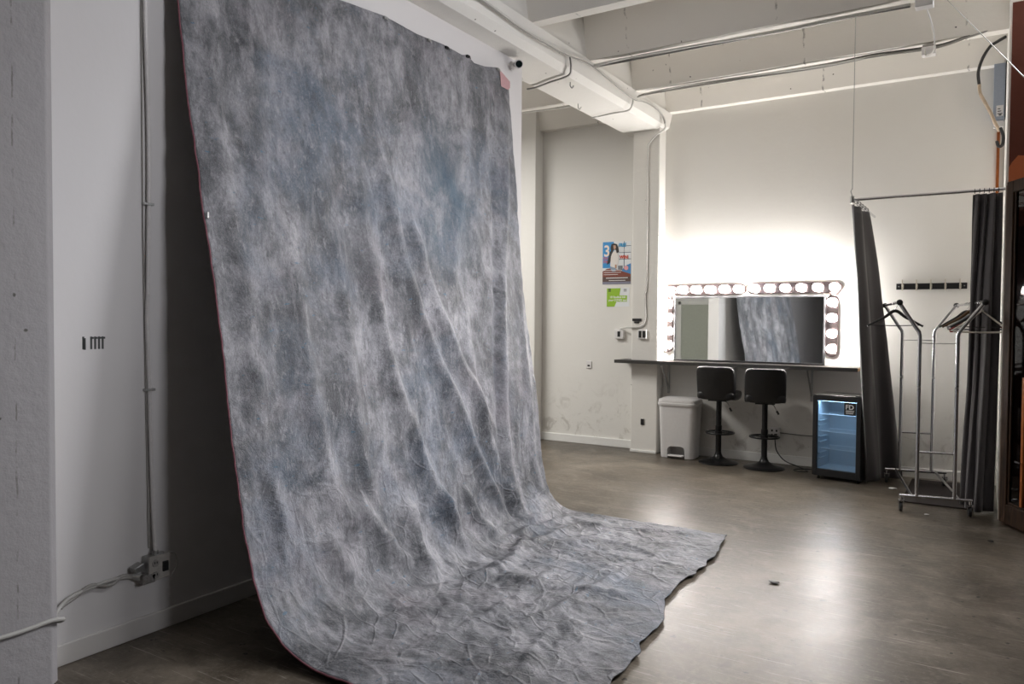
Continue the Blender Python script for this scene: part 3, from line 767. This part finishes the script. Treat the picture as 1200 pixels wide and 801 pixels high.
# ------------------------------------------------------------------ curtain rail, wire, curtains
rl = thing('curtain_rail', 'bent steel curtain rail hung across the changing corner', 'curtain rail', (-1.05,7.3,2.63))
MB().tube([(0,0,0),(1.14,0,.0)], .013, 12).build('front_rail', W['chrome'], rl, smooth=True)
MB().tube([(0,0,0),(.02,.10,-.0),(.03,1.29,-.0)], .011, 10).build('return_rail', W['chrome'], rl, smooth=True)
MB().lathe([(.017,-.03),(.017,.03)], 14, None, (0,0,0)).build('corner_joint', W['steel'], rl)
MB().tube([(0,0,.03),(-.012,0,.075),(0,0,.10)], .004, 8).build('eye_hook', W['steel'], rl)
tag(MB().tube([(-1.05,7.3,2.72),(-1.05,7.3,HC)], .0035, 8).build('suspension_wire', W['steel'], None), 'thin vertical wire holding up the curtain rail corner', 'wire')
tag(MB().tube([(-.60,7.7,HC-.02),(-.334,6.9,4.072),(.142,5.5,3.02),(.40,4.75,2.45)], .003, 8).build('guy_wire', W['steel'], None), 'thin diagonal wire crossing the upper right corner', 'wire')

def curtain(name, label, top, bot, z1, mid=None, pleats=5, amp=(.03,.05), n=90, m_=40):
    """top/bot: polylines in plan; surface lofted between them with pleats"""
    def samp(P, t_):
        P = [Vector((p[0],p[1],0)) for p in P]; L = [0]
        for a, b in zip(P, P[1:]): L.append(L[-1]+(b-a).length)
        d_ = t_*L[-1]
        for i in range(len(P)-1):
            if d_ <= L[i+1] or i == len(P)-2:
                e_ = (P[i+1]-P[i]); r_ = (d_-L[i])/max(1e-6, L[i+1]-L[i]); nn = Vector((-e_.y, e_.x, 0)).normalized(); return P[i]+e_*r_, nn
    vs = []; fs = []
    for j in range(m_+1):
        w = j/m_; z = z1 + (.015-z1)*w
        for i in range(n+1):
            t_ = i/n; a, na = samp(top, t_); b, nb = samp(bot, t_)
            ww = w if mid is None else mid(w)
            p = a.lerp(b, ww); nn = na.lerp(nb, ww).normalized()
            ph = 2*PI*pleats*(t_+.03*math.sin(5*t_+2*w))
            A = amp[0]*(1-w)+amp[1]*w
            off = A*(math.sin(ph)*(.75+.25*math.sin(3*t_*PI+1)) + .10*math.sin(2.7*ph+w*3))
            tang = Vector((nn.y,-nn.x,0))
            p = p + nn*off + tang*(A*.35*math.cos(ph*1.0+1.2))
            p += nn*.015*noise.noise(Vector((t_*6, w*4, 3)))
            vs.append((p.x, p.y, z))
    for j in range(m_):
        for i in range(n):
            a = j*(n+1)+i; fs.append((a, a+1, a+n+2, a+n+1))
    c = thing(name, label, 'curtain', (top[0][0],top[0][1],0))
    o = MB().add(vs, fs).build('curtain_cloth', W['curtain'], c, smooth=True); o.location = (-top[0][0],-top[0][1],0)
    s_ = o.modifiers.new('thick', 'SOLIDIFY'); s_.thickness = .003
    return c, samp
cA, sA = curtain('curtain', 'dark grey curtain bunched at the left, beside the black fridge', [(-1.045,7.38),(-1.03,7.70),(-1.02,8.10)], [(-.95,7.95),(-.90,8.22),(-.68,8.48)], 2.60, mid=lambda w: w**.85, pleats=2.2, amp=(.026,.045))
cB, sB = curtain('curtain', 'dark grey curtain gathered at the right, beside the wooden glass door', [(-.140,7.3),(.058,7.3)], [(-.165,7.62),(-.115,7.32),(-.03,7.25),(.045,7.36)], 2.60, pleats=4, amp=(.030,.045))
def rings(c, pts):
    o = c.location
    for p in pts:
        rg_ = [(p[0]-o[0]+p[3]*.018*math.cos(a), p[1]-o[1]+p[4]*.018*math.cos(a), p[2]+.018*math.sin(a)) for a in [2*PI*k/16 for k in range(16)]]
        MB().tube(rg_, .003, 6, closed=True).build('ring', W['blackmetal'], c, smooth=True)
rings(cA, [(-1.033+.002*k,7.42+.15*k,2.628,1,.0) for k in range(5)])
rings(cB, [(-.125+.033*k,7.3,2.627,0,1) for k in range(6)])

# ------------------------------------------------------------------ coat hook rail
hk = thing('coat_hook_rail', 'black wall rail with five metal coat hooks', 'coat rack', (-.50,8.585,1.913))
MB().cbox((0,.004,0), (.615,.018,.06)).build('board', W['black'], hk, bevel=.003)
for i in range(5):
    x = -.25+.125*i; h = MB()
    h.tube(spline([(x,-.005,.01),(x,-.03,.0),(x,-.05,.03),(x,-.055,.058)],5), .0055, 8); h.tube(spline([(x,-.005,-.01),(x,-.03,-.035),(x,-.045,-.03),(x,-.048,-.012)],5), .0055, 8); h.cbox((x,-.006,0),(.02,.006,.045))
    h.lathe([(.0005,-.007),(.008,0),(.0005,.007)], 10, None, (x,-.055,.062))
    h.build('hook', chrome('satin_nickel_%d' % i, (.62,.58,.5), .3), hk, smooth=True)
for x in (-.285,.285): MB().lathe([(.006,0),(.004,.004)], 12, Matrix.Rotation(PI/2,4,'X'), (x,-.004,0)).build('screw', W['steel'], hk)

# ------------------------------------------------------------------ posters
po = thing('wall_poster', 'colourful portrait poster with a dark-haired woman, pinned left of the column', 'poster', (-3.887,8.6,2.0))
pw, ph_ = .375, .52
def sheet(par, name, x0, z0, x1, z1, d, col, sm=.35):
    m_ = mat(name+'_ink', col, sm) if isinstance(col, tuple) else col
    return MB().box((x0,-d-.0012,z0), (x1,-d,z1)).build(name, m_, par)
def patch(par, name, poly, d, col):
    return MB().prism(poly, -d-.0012, -d, lambda p,t_: (p[0],t_,p[1])).build(name, mat(name+'_ink', col, .4), par)
sheet(po, 'paper', -pw/2, 0, pw/2, ph_, .001, (.72,.74,.76))
patch(po, 'blue_panel', [(-pw/2,.20),(-.04,.20),(-.04,ph_),(-pw/2,ph_)], .0025, (.03,.26,.58))
patch(po, 'blue_corner', [(.06,.15),(pw/2,.10),(pw/2,.25),(.11,.22)], .0025, (.06,.24,.52))
patch(po, 'red_brown_ground', [(-pw/2,.03),(pw/2,.03),(pw/2,.12),(.05,.165),(-.06,.20),(-.13,.19),(-pw/2,.16)], .0035, (.20,.05,.03))
patch(po, 'dark_caption_band', [(-pw/2,.03),(pw/2,.03),(pw/2,.09),(-pw/2,.09)], .0045, (.10,.06,.05))
patch(po, 'footer_band', [(-pw/2,.0),(pw/2,.0),(pw/2,.03),(-pw/2,.03)], .0045, (.20,.20,.26))
patch(po, 'woman_coat', [(-.13,.24),(-.09,.26),(-.05,.36),(-.05,.42),(-.09,.40),(-.11,.33)], .005, (.015,.015,.018))
patch(po, 'woman_blouse', [(-.085,.22),(-.02,.20),(.02,.24),(.03,.33),(.0,.40),(-.05,.40),(-.075,.34)], .006, (.72,.68,.64))
patch(po, 'woman_jeans', [(-.085,.23),(-.015,.23),(-.01,.16),(-.05,.155),(-.075,.17)], .0055, (.25,.32,.42))
patch(po, 'woman_hair', [(-.07,.49),(-.04,.50),(-.0,.49),(.02,.45),(.03,.39),(.0,.38),(-.01,.42),(-.04,.42),(-.055,.38),(-.075,.40),(-.08,.45)], .007, (.02,.013,.01))
patch(po, 'woman_face', [(-.045,.475),(-.015,.475),(-.008,.445),(-.025,.42),(-.04,.435)], .008, (.50,.30,.21))
patch(po, 'woman_hand', [(-.02,.24),(.0,.24),(.0,.19),(-.02,.20)], .0075, (.50,.28,.18))
gl = MB()
for z in (.46,.38,.30): gl.box((.03,-.004,z),(pw/2,-.003,z+.006))
gl.box((.095,-.0042,.17),(.103,-.0032,ph_)); gl.build('window_bars', mat('slate_ink', (.08,.11,.15), .4), po)
T0 = W['print_white']
text('numeral', '3', .19, mat('cream_ink', (.85,.72,.62), .4), po, (-.175,-.0045,.345), sx=.9, bold=.004)
text('headline', 'FREE', .060, mat('blue_ink', (.02,.32,.62), .4), po, (.022,-.006,.455), shear=.2, bold=.002, sx=.8)
rd = mat('red_ink', (.60,.06,.02), .4)
text('red_words', 'DAYS', .042, rd, po, (-.178,-.0045,.305), bold=.001); text('red_words', 'ITEMS', .042, rd, po, (-.178,-.0045,.262), bold=.001, sx=.85)
text('red_headline', 'WIN!', .055, rd, po, (.04,-.006,.31), bold=.002, sx=.9)
LN = [(-.17,.05,.168,.005),(-.17,.06,.142,.005),(-.17,.02,.116,.005),(-.14,.15,.072,.008),(-.10,.12,.042,.006)] + [(.06,.16,.42-k*.014,.005) for k in range(3)]
for x0_, x1_, z_, h_ in LN:
    MB().box((x0_,-.0075,z_),(x1_,-.0062,z_+h_)).build('printed_line', T0, po)
patch(po, 'badge', [(.10,.18),(.13,.165),(.155,.18),(.155,.21),(.13,.225),(.10,.21)], .0055, (.75,.35,.38))
patch(po, 'dark_emblem', [(.02,.17),(.08,.17),(.08,.225),(.02,.225)], .0055, (.16,.17,.19))

gc = thing('wall_notice', 'lime green and white notice card under the poster', 'notice', (-3.865,8.6,1.725))
gw, gh = .298, .232
sheet(gc, 'card', -gw/2, 0, gw/2, gh, .001, (.74,.76,.78))
patch(gc, 'green_field', [(-gw/2,.0),(-.045,.0),(-.02,.06),(.12,.06),(.12,.135),(.018,.135),(.035,.225),(-gw/2,.225)], .0025, (.29,.50,.03))
text('notice_words', '10 Studios mit', .036, T0, gc, (-.11,-.0045,.105), bold=.0008); text('notice_words', 'your COVID test', .034, T0, gc, (-.125,-.0045,.068), bold=.0008)
lg = MB()
for k in range(3): lg.box((-.128+.0*k,-.005,.185+k*.014),(-.095,-.004,.194+k*.014)); lg.box((.075,-.005,.185+k*.012),(.115,-.004,.190+k*.012))
lg.build('printed_marks', W['print_black'], gc)

# ------------------------------------------------------------------ wall plates, outlets, back conduit
def plate(name, label, cat, loc, w, h, d, holes, rot=0):
    t0 = thing(name, label, cat, loc, rot)
    MB().box((-w/2,-d,-h/2), (w/2,0,h/2)).build('box', W['whiteplastic'], t0, bevel=.006)
    for hx_, hz_, hw2, hh2 in holes: MB().box((hx_-hw2/2,-d-.003,hz_-hh2/2), (hx_+hw2/2,-d+.002,hz_+hh2/2)).build('socket_face', W['black'], t0)
    return t0
plate('light_switch', 'white switch box with one black rocker on the wall left of the column', 'switch', (-3.83,8.6,1.39), .115, .115, .045, [(0,0,.035,.065)])
plate('wall_socket', 'white socket box with two black outlets on the back column', 'socket', (-3.452,8.4,1.395), .105, .11, .03, [(-.024,0,.034,.08),(.024,0,.034,.08)])
o = MB().box((-3.60+.015,8.385,1.55),(-3.47,8.4,1.58)); o.box((-3.56,8.387,1.525),(-3.50,8.4,1.545))
tag(o.build('wall_vent', W['black'], None, bevel=.003), 'small black vent slot on the back column above the socket', 'vent')
plate('wall_socket', 'small white socket plate low on the far left wall', 'socket', (-4.25,8.6,1.0), .075,.095,.012, [(0,-.012,.03,.02)])
plate('column_outlet', 'small black outlet low on the back column', 'outlet', (-3.445,8.4,.363), .045,.075,.006, [(0,0,.042,.072)])
fo = plate('wall_socket', 'white four-way socket with a black plug behind the right stool', 'socket', (-1.975,8.6,.335), .11,.115,.035, [(-.024,.026,.018,.022),(.024,.026,.018,.022),(-.024,-.022,.018,.022)])
cd = thing('fridge_power_cable', 'black power cord from the low socket across the floor to the fridge', 'cable', (-1.95,8.5,0))
o = MB().tube([tuple(p) for p in spline([(-1.955,8.53,.31),(-1.95,8.50,.26),(-1.93,8.50,.15),(-1.84,8.47,.06),(-1.70,8.43,.02),(-1.60,8.33,.012),(-1.56,8.22,.012),(-1.64,8.18,.012),(-1.70,8.25,.014),(-1.60,8.36,.014),(-1.46,8.40,.012),(-1.36,8.42,.03)],8)], .006, 8).build('cord', W['black'], cd, smooth=True); o.location = (1.95,-8.5,0)
o = MB().cbox((-1.955,8.545,.315), (.03,.035,.03)).build('plug', W['black'], cd, bevel=.005); o.location = (1.95,-8.5,0)
tag(MB().tube([(-1.92,8.592,.338),(-1.7,8.592,.33),(-1.3,8.592,.335),(-1.25,8.592,.335)], .005, 8).build('wall_cable', W['darkcable'], None, smooth=True), 'thin dark cable running along the wall to the fridge', 'cable')
cnd = [(-3.17,8.30,3.80),(-3.19,8.34,3.745),(-3.30,8.375,3.70),(-3.38,8.385,3.63),(-3.412,8.388,3.52),(-3.412,8.388,2.9),(-3.412,8.388,2.0),(-3.43,8.388,1.86),(-3.42,8.388,1.62),(-3.44,8.388,1.52),(-3.50,8.385,1.48),(-3.62,8.385,1.475),(-3.70,8.45,1.47),(-3.82,8.58,1.455)]
tag(MB().tube(spline(cnd,6), .011, 10).build('wall_conduit', W['cable'], None, smooth=True), 'white painted cable running down the back column to the switches', 'cable')
for i, z in enumerate((2.62, 1.86)):
    pass

# ------------------------------------------------------------------ ceiling cables
def bundle(name, label, pts, n, r, mats, spread, seed=1):
    """each strand wanders a little around the shared path; one mesh per strand"""
    th_ = thing(name, label, 'cable', pts[0])
    base_ = spline(pts, 10); rnd = random.Random(seed)
    for k in range(n):
        ox, oz = rnd.uniform(-spread,spread), rnd.uniform(-spread,spread)*.6; a_, f1 = rnd.random()*9, rnd.uniform(.6,1.4)
        P = [p + Vector((oz*.3, ox+spread*.5*math.sin(a_+i*.10*f1), oz-spread*.5*abs(math.sin(a_*2+i*.07*f1)))) - Vector(pts[0]) for i, p in enumerate(base_)]
        MB().tube(P, r, 7).build('strand', mats[k % len(mats)], th_, smooth=True)
    return th_
cm = [W['cable'], W['darkcable'], W['cable'], W['graycable']]
bundle('cable_bundle', 'loose bundle of cables strapped under the second joist, upper run', [(-3.17,6.47,3.93),(-2.9,6.50,3.95),(-2.3,6.49,3.945),(-1.6,6.48,3.93),(-1.0,6.49,3.945),(-.55,6.46,3.94)], 4, .008, cm, .022, 3)
bundle('cable_bundle', 'bundle of white and dark cables under the third joist, lower run', [(-3.17,7.50,3.90),(-3.0,7.55,3.94),(-2.2,7.56,3.945),(-1.4,7.56,3.93),(-.9,7.57,3.945),(-.45,7.54,3.93),(-.2,7.52,3.97),(.02,7.55,4.02)], 4, .009, cm, .024, 5)
bundle('cable_bundle', 'cables running along the side of the ceiling beam', [(-3.19,3.4,3.90),(-3.19,4.60,3.885),(-3.19,5.2,3.86),(-3.185,5.7,3.865),(-3.185,6.0,3.885),(-3.185,6.4,3.925),(-3.185,6.8,3.90),(-3.185,7.40,3.86),(-3.185,7.7,3.90),(-3.185,8.0,3.915),(-3.185,8.25,3.88),(-3.17,8.30,3.80)], 2, .008, [W['cable'], W['graycable']], .010, 8)
bundle('cable_branch', 'cables branching across the beam underside near the security camera', [(-3.19,6.02,3.88),(-3.20,6.06,3.80),(-3.26,6.12,3.755),(-3.5,6.20,3.752),(-3.68,6.27,3.752),(-3.78,6.28,3.752)], 3, .007, cm, .010, 9)
bundle('cable_branch', 'cables branching across the beam underside near the back column', [(-3.19,7.42,3.86),(-3.20,7.42,3.80),(-3.25,7.44,3.755),(-3.45,7.46,3.752),(-3.70,7.52,3.752)], 2, .007, [W['cable'], W['graycable']], .010, 11)
bundle('cable_bundle', 'white cables under the joist on the far side of the beam', [(-3.75,7.57,3.945),(-4.2,7.56,3.93),(-4.8,7.56,3.945),(-5.6,7.56,3.945)], 2, .009, [W['cable']], .016, 12)
for loc, lab, sz in (((-.495,7.55,3.895), 'white junction box under the lower cable run', (.11,.09,.07)), ((-.46,6.46,3.915), 'white junction box at the top edge, end of upper cable run', (.12,.09,.06))):
    jb = thing('junction_box', lab, 'junction box', loc)
    MB().cbox((0,0,0), sz).build('box', W['whiteplastic'], jb, bevel=.006)
    MB().cbox((0,0,sz[2]/2+.008), (sz[0]*.85,sz[1]*.9,.02)).build('lid', W['graycable'], jb)
tag(MB().tube(spline([(-.45,6.52,3.90),(-.42,6.7,3.82),(-.42,7.0,3.74),(-.50,7.35,3.80),(-.52,7.5,3.90),(-.51,7.53,3.93)],8), .006, 8).build('hanging_cable', W['cable'], None, smooth=True), 'white cable drooping between the two junction boxes', 'cable')
# hooks and clips on the beam
for (x,y,z), lab in (((-3.66,5.93,3.765),'small white hook screwed under the beam beside the security camera'),((-3.62,7.02,3.765),'small white hook under the beam on the near side of the lower cable branch'),((-3.36,6.35,3.765),'rusty bolt stub under the beam behind the upper cable branch')):
    tag(MB().tube(spline([(x,y,z+.005),(x,y,z-.03),(x+.02,y,z-.05),(x+.035,y,z-.03)],4), .006, 8).build('ceiling_hook', W['steel'] if 'rusty' in lab else W['cable'], None, smooth=True), lab, 'hook')

# ------------------------------------------------------------------ security camera
sc_ = thing('security_camera', 'small white bullet security camera on the partition top', 'camera', (-3.475,5.50,3.70))
MB().lathe([(.035,0),(.035,.018),(.014,.024),(.014,.05)], 20, Matrix.Rotation(PI/2,4,'Y'), (0,0,0)).build('mount', W['whiteplastic'], sc_, smooth=True)
dirv = Vector((.52,-.80,-.28)).normalized(); q_ = dirv.to_track_quat('Z','Y').to_matrix().to_4x4(); pc = Vector((.075,-.0,.0))
MB().lathe([(.02,-.07),(.034,-.065),(.036,.07),(.034,.078),(.028,.078),(.028,.062)], 24, Matrix.Translation(pc) @ q_).build('camera_body', W['whiteplastic'], sc_, smooth=True)
MB().lathe([(.028,.060),(.028,.066),(.0005,.068)], 24, Matrix.Translation(pc) @ q_).build('lens', mat('dark_lens', (.01,.02,.02), .08), sc_, smooth=True)

# ------------------------------------------------------------------ electrical box on the right
eb = thing('electrical_box', 'tall narrow blue-grey electrical box high in the right corner', 'electrical box', (.03,8.52,3.45))
MB().box((-.045,-.05,0), (.045,.075,.52)).build('enclosure', speckle('blue_grey_enamel', (.27,.31,.38), .4), eb, bevel=.004)
MB().box((.047,-.03,.02), (.056,.07,.54)).build('side_flange', W['black'], eb)
MB().box((-.02,-.053,.03), (.035,-.0505,.13)).build('label_plate', W['whiteplastic'], eb)
lp = MB()
for k in range(3): lp.box((-.01,-.0545,.05+k*.022),(.028-.008*k,-.0535,.058+k*.022))
lp.box((0,-.0545,.035),(.022,-.0535,.047)); lp.build('label_print', W['print_black'], eb)
MB().cbox((.0,0,-.035), (.08,.06,.06)).build('terminal', W['whiteplastic'], eb, bevel=.004)
tag(MB().tube(spline([(.07,8.45,4.20),(0,8.42,4.155),(-.053,8.42,4.12),(-.11,8.42,4.02),(-.14,8.42,3.90),(-.13,8.42,3.78)],6), .014, 10).build('loop_cable', W['black'], None, smooth=True), 'thick black cable arching left above the electrical box', 'cable')
tag(MB().tube(spline([(-.13,8.42,3.785),(-.12,8.42,3.70),(-.07,8.42,3.59),(-.03,8.42,3.50),(.0,8.42,3.42),(.04,8.43,3.33)],6), .015, 10).build('loop_conduit', speckle('beige_tape', (.42,.33,.24), .6, .4, 25), None, smooth=True), 'frayed beige cable curving down past the electrical box', 'cable')
tag(MB().tube(spline([(.045,8.42,3.36),(.07,8.41,3.28),(.065,8.41,3.20),(.035,8.41,3.19),(.02,8.41,3.24)],6), .014, 10).build('cable_hook', W['black'], None, smooth=True), 'short black cable loop under the electrical box', 'cable')
tag(MB().box((.02,8.57,2.2), (.045,8.601,3.36)).build('wood_batten', W['orangewood'], None), 'thin brown wooden batten below the electrical box', 'batten')
tag(MB().tube([(.068,8.50,4.2),(.070,8.50,3.7),(.068,8.50,3.45)], .008, 8).build('riser_cable', W['cable'], None), 'white cable dropping into the electrical box', 'cable')

# ------------------------------------------------------------------ wooden glass door standing open
ang = math.atan2(6.685-6.975, .244-.089)
gd = thing('wooden_glass_door', 'tall dark wooden glass door panel standing at the right edge', 'door panel', (.089,6.975,0), ang)
WD, HD = .92, 2.63
f = MB(); s_ = .085; d_ = .05
f.box((0,0,.02), (s_,d_,HD)); f.box((WD-s_,0,.02), (WD,d_,HD)); f.box((s_,0,.02), (WD-s_,d_,.17)); f.box((s_,0,HD-.09), (WD-s_,d_,HD))
f.build('door_frame', W['darkwood'], gd, bevel=.006)
f = MB(); f.box((s_,.012,.17),(s_+.02,.038,HD-.09)); f.box((s_+.02,.012,.17),(WD-s_,.038,.19)); f.build('glazing_bead', W['darkwood'], gd, bevel=.003)
f = MB(); f.box((.245,.008,.19),(.275,.042,1.15)); f.build('muntin', W['orangewood'], gd, bevel=.003)
MB().box((s_+.02,.022,.19), (WD-s_,.028,HD-.09)).build('glass_pane', mat('dark_glass', (.10,.10,.11), .03, Transmission_Weight=1, IOR=1.3), gd)
MB().box((-.03,.01,.02), (-.004,.04,HD-.02)).build('edge_strip', wood('grey_brown_wood', (.07,.05,.035), (.16,.12,.09), .5, (8,8,.7)), gd, bevel=.004)
f = MB(); f.cbox((.24,-.008,.52), (.06,.01,.012)); f.build('handle', W['chrome'], gd)

# ------------------------------------------------------------------ left wall fittings
cw = spline([(XP+.012,2.19,3.765),(XP+.012,2.19,3.1),(XP+.012,2.205,2.4),(XP+.012,2.197,1.75),(XP+.014,2.19,1.55),(XP+.012,2.20,1.2),(XP+.012,2.212,.7),(XP+.03,2.215,.405)],50)
P = [Vector(p) for p in cw]
tag(MB().tube(P, [.0095+.0016*(i % 2) for i in range(len(P))], 10).build('armoured_conduit', speckle('grey_armoured_conduit', (.62,.60,.59), .45), None, smooth=True), 'ribbed flexible conduit running down the left wall to the box', 'conduit')
tag(MB().tube([(XP+.004,2.178,3.765),(XP+.004,2.178,2.0),(XP+.004,2.196,.42)], .004, 6).build('conduit_shadow_line', W['graycable'], None), 'thin grey strip standing in for the shadow line beside the left wall conduit', 'wire')  # grey strip drawn in place of the shadow along the conduit
for z in (2.10,1.20):
    tag(MB().cbox((XP+.012,2.20,z), (.03,.05,.012)).build('conduit_strap', W['steel'], None, bevel=.002), 'small metal strap holding the left conduit, %s one' % ('upper' if z > 2 else 'lower'), 'strap')
jx = thing('outlet_box', 'worn metal outlet box at the foot of the left wall conduit', 'outlet box', (XP,2.215,.325))
MB().box((0,-.055,-.055), (.055,.055,.065)).build('box', W['steel'], jx, bevel=.004)
fp = MB().prism([(-.058,-.06),(.055,-.05),(.060,.062),(-.050,.068)], .055, .060, lambda p,t_: (t_,p[0],p[1])); fp.build('face_plate', speckle('grimy_plate', (.42,.40,.37), .5, .3), jx, bevel=.002)
for dy, dz in ((-.02,.03),(-.02,-.028)):
    MB().lathe([(.018,0),(.017,.004)], 16, Matrix.Rotation(PI/2,4,'Y'), (.060,dy,dz)).build('socket', W['graycable'], jx)
    pr2 = MB(); pr2.cbox((.065,dy-.006,dz+.004),(.003,.003,.010)); pr2.cbox((.065,dy+.006,dz+.004),(.003,.003,.010)); pr2.build('slots', W['black'], jx)
MB().cbox((.062,.032,.005), (.012,.03,.05)).build('rocker', W['black'], jx, bevel=.003)
MB().tube(spline([(.05,.03,.07),(.07,.075,.06),(.075,.085,0),(.07,.06,-.05)],6), .003, 6).build('wire_loop', W['graycable'], jx, smooth=True)
MB().cbox((.03,-.085,.05), (.05,.05,.03), Matrix.Rotation(.3,4,'X')).build('side_clamp', W['steel'], jx, bevel=.003)
bd = MB(); bd.box((.01,-.085,-.06),(.064,-.02,-.015)); bd.build('tape_band', speckle('striped_tape', (.22,.21,.2), .6, .6, 120), jx, bevel=.006)
MB().tube([(.03,-.002,.06),(.03,-.002,.085)], .016, 12).build('conduit_connector', W['steel'], jx)
for k, (off, zo) in enumerate(((0,0),(.012,-.022))):
    P = spline([(XP+.03,2.14,.305+zo),(XP+.022,2.06,.317-zo*.4),(XP+.020,1.99,.322+zo),(XP+.020,1.90,.315-zo*.4),(XP+.022,1.82,.302+zo*.6),(XP+.028,1.765,.275+zo*.3),(XP+.07,1.715,.245),(XP+.13,1.708,.25+zo*.3),(XP+.183,1.692,.275+zo*.3),(XP+.183,1.64,.283+zo*.4),(XP+.183,1.575,.279+zo*.4),(XP+.183,1.51,.277+zo*.4),(XP+.183,1.40,.279+zo*.4),(XP+.183,1.2,.28+zo*.3)],14)
    if k: P = P[:72]
    tag(MB().tube(P, [.0085+.0014*(i % 2) for i in range(len(P))], 8).build('floor_conduit', W['graycable'] if k else speckle('grey_flex', (.42,.41,.39), .5), None, smooth=True), 'grey flexible conduit wrapping round the left column from the outlet box' if not k else 'shorter twisted cable running from the outlet box to the column corner', 'conduit')
mk = MB()
for y in (1.889,1.925,1.943,1.961,1.978):
    mk.box((XP,y-.0045,1.405), (XP+.0015,y+.0045,1.463))
    if y < 1.9: mk.box((XP,y,1.403), (XP+.0015,y+.011,1.456))
    else: mk.box((XP,y,1.452),(XP+.0015,y+.012,1.461))
tag(mk.build('wall_marking', mat('faded_black_ink', (.055,.06,.058), .6), None), 'row of short faded black letter strokes printed on the left wall', 'marking')

# debris
for (x,y), lab, m_, s_ in (((-.735,7.86),'crumpled white scrap on the floor beside the rack castor',W['print_white'],.022),((-1.05,4.62),'small black scrap on the open floor',W['print_black'],.02),((.04,6.35),'tiny black scrap on the floor before the glass door',W['print_black'],.014),((-.40,6.95),'tiny pale scrap on the floor before the garment rack',W['print_white'],.012)):
    bmx = bmesh.new(); bmesh.ops.create_icosphere(bmx, subdivisions=2, radius=s_)
    for v in bmx.verts: v.co = v.co*(1+.6*noise.noise(v.co*60+Vector((x,y,0)))); v.co.z = v.co.z*.35+s_*.3; v.co.x *= 1.5
    mm = bpy.data.meshes.new('scrap'); bmx.to_mesh(mm); bmx.free(); mm.materials.append(m_)
    o = bpy.data.objects.new('floor_scrap', mm); COL.objects.link(o); o.location = (x,y,.003); tag(o, lab, 'scrap')

# ------------------------------------------------------------------ lights
def area(name, loc, target, sx, sy, e, col=(1,1,1), spread=PI):
    l = bpy.data.lights.new(name, 'AREA'); l.shape = 'RECTANGLE'; l.size = sx; l.size_y = sy; l.energy = e; l.color = col; l.spread = spread
    o = bpy.data.objects.new(name, l); COL.objects.link(o); o.location = loc
    o.rotation_euler = (Vector(target)-Vector(loc)).to_track_quat('-Z','Y').to_euler(); return o
area('window_daylight', (3.7,2.7,3.1), (-3.4,3.6,3.1), 1.0, .9, 26, (.95,.95,1), R(66))
area('added_cloth_key', (.8,6.4,3.8), (-3.0,3.6,.9), 1.6, 1.2, 56, (.97,.97,1), R(80))  # unseen key light added to rake the backdrop folds
area('added_side_room_fill', (-6.2,5.9,3.9), (-6.2,5.9,0), 1.6, 1.6, 185, (1,.98,.94))  # unseen fill added to brighten the room beyond the partition
area('added_room_fill', (.2,4.2,3.9), (-1.8,3.9,0), 1.4, .8, 28, (.98,.98,1), R(100))  # unseen overhead fill added for the cloth and the floor
wd = bpy.data.worlds.new('world'); S.world = wd; wd.use_nodes = True
wd.node_tree.nodes['Background'].inputs[0].default_value = (.6,.65,.7,1); wd.node_tree.nodes['Background'].inputs[1].default_value = .03

# ------------------------------------------------------------------ camera
cam = bpy.data.cameras.new('camera'); co = bpy.data.objects.new('camera', cam); COL.objects.link(co)
fpx = 892.; yaw = R(32.1); pit = math.atan(25.5/fpx); rol = .0065
F0 = Vector((-math.sin(yaw), math.cos(yaw), 0)); R0 = Vector((math.cos(yaw), math.sin(yaw), 0)); U0 = Vector((0,0,1))
Fv = F0*math.cos(pit)-U0*math.sin(pit); Uv = U0*math.cos(pit)+F0*math.sin(pit)
Rv = R0*math.cos(rol)+Uv*math.sin(rol); Uv = Uv*math.cos(rol)-R0*math.sin(rol)
mtx = Matrix((( Rv.x,Uv.x,-Fv.x,0),(Rv.y,Uv.y,-Fv.y,0),(Rv.z,Uv.z,-Fv.z,1.55),(0,0,0,1)))
co.matrix_world = mtx
cam.sensor_width = 36; cam.lens = fpx*36/1200; cam.clip_start = .02
S.camera = co
S.view_settings.view_transform = 'Standard'; S.view_settings.look = 'None'; S.view_settings.gamma = 1; S.view_settings.exposure = 0
try: S.view_settings.use_curve_mapping = False
except Exception: pass
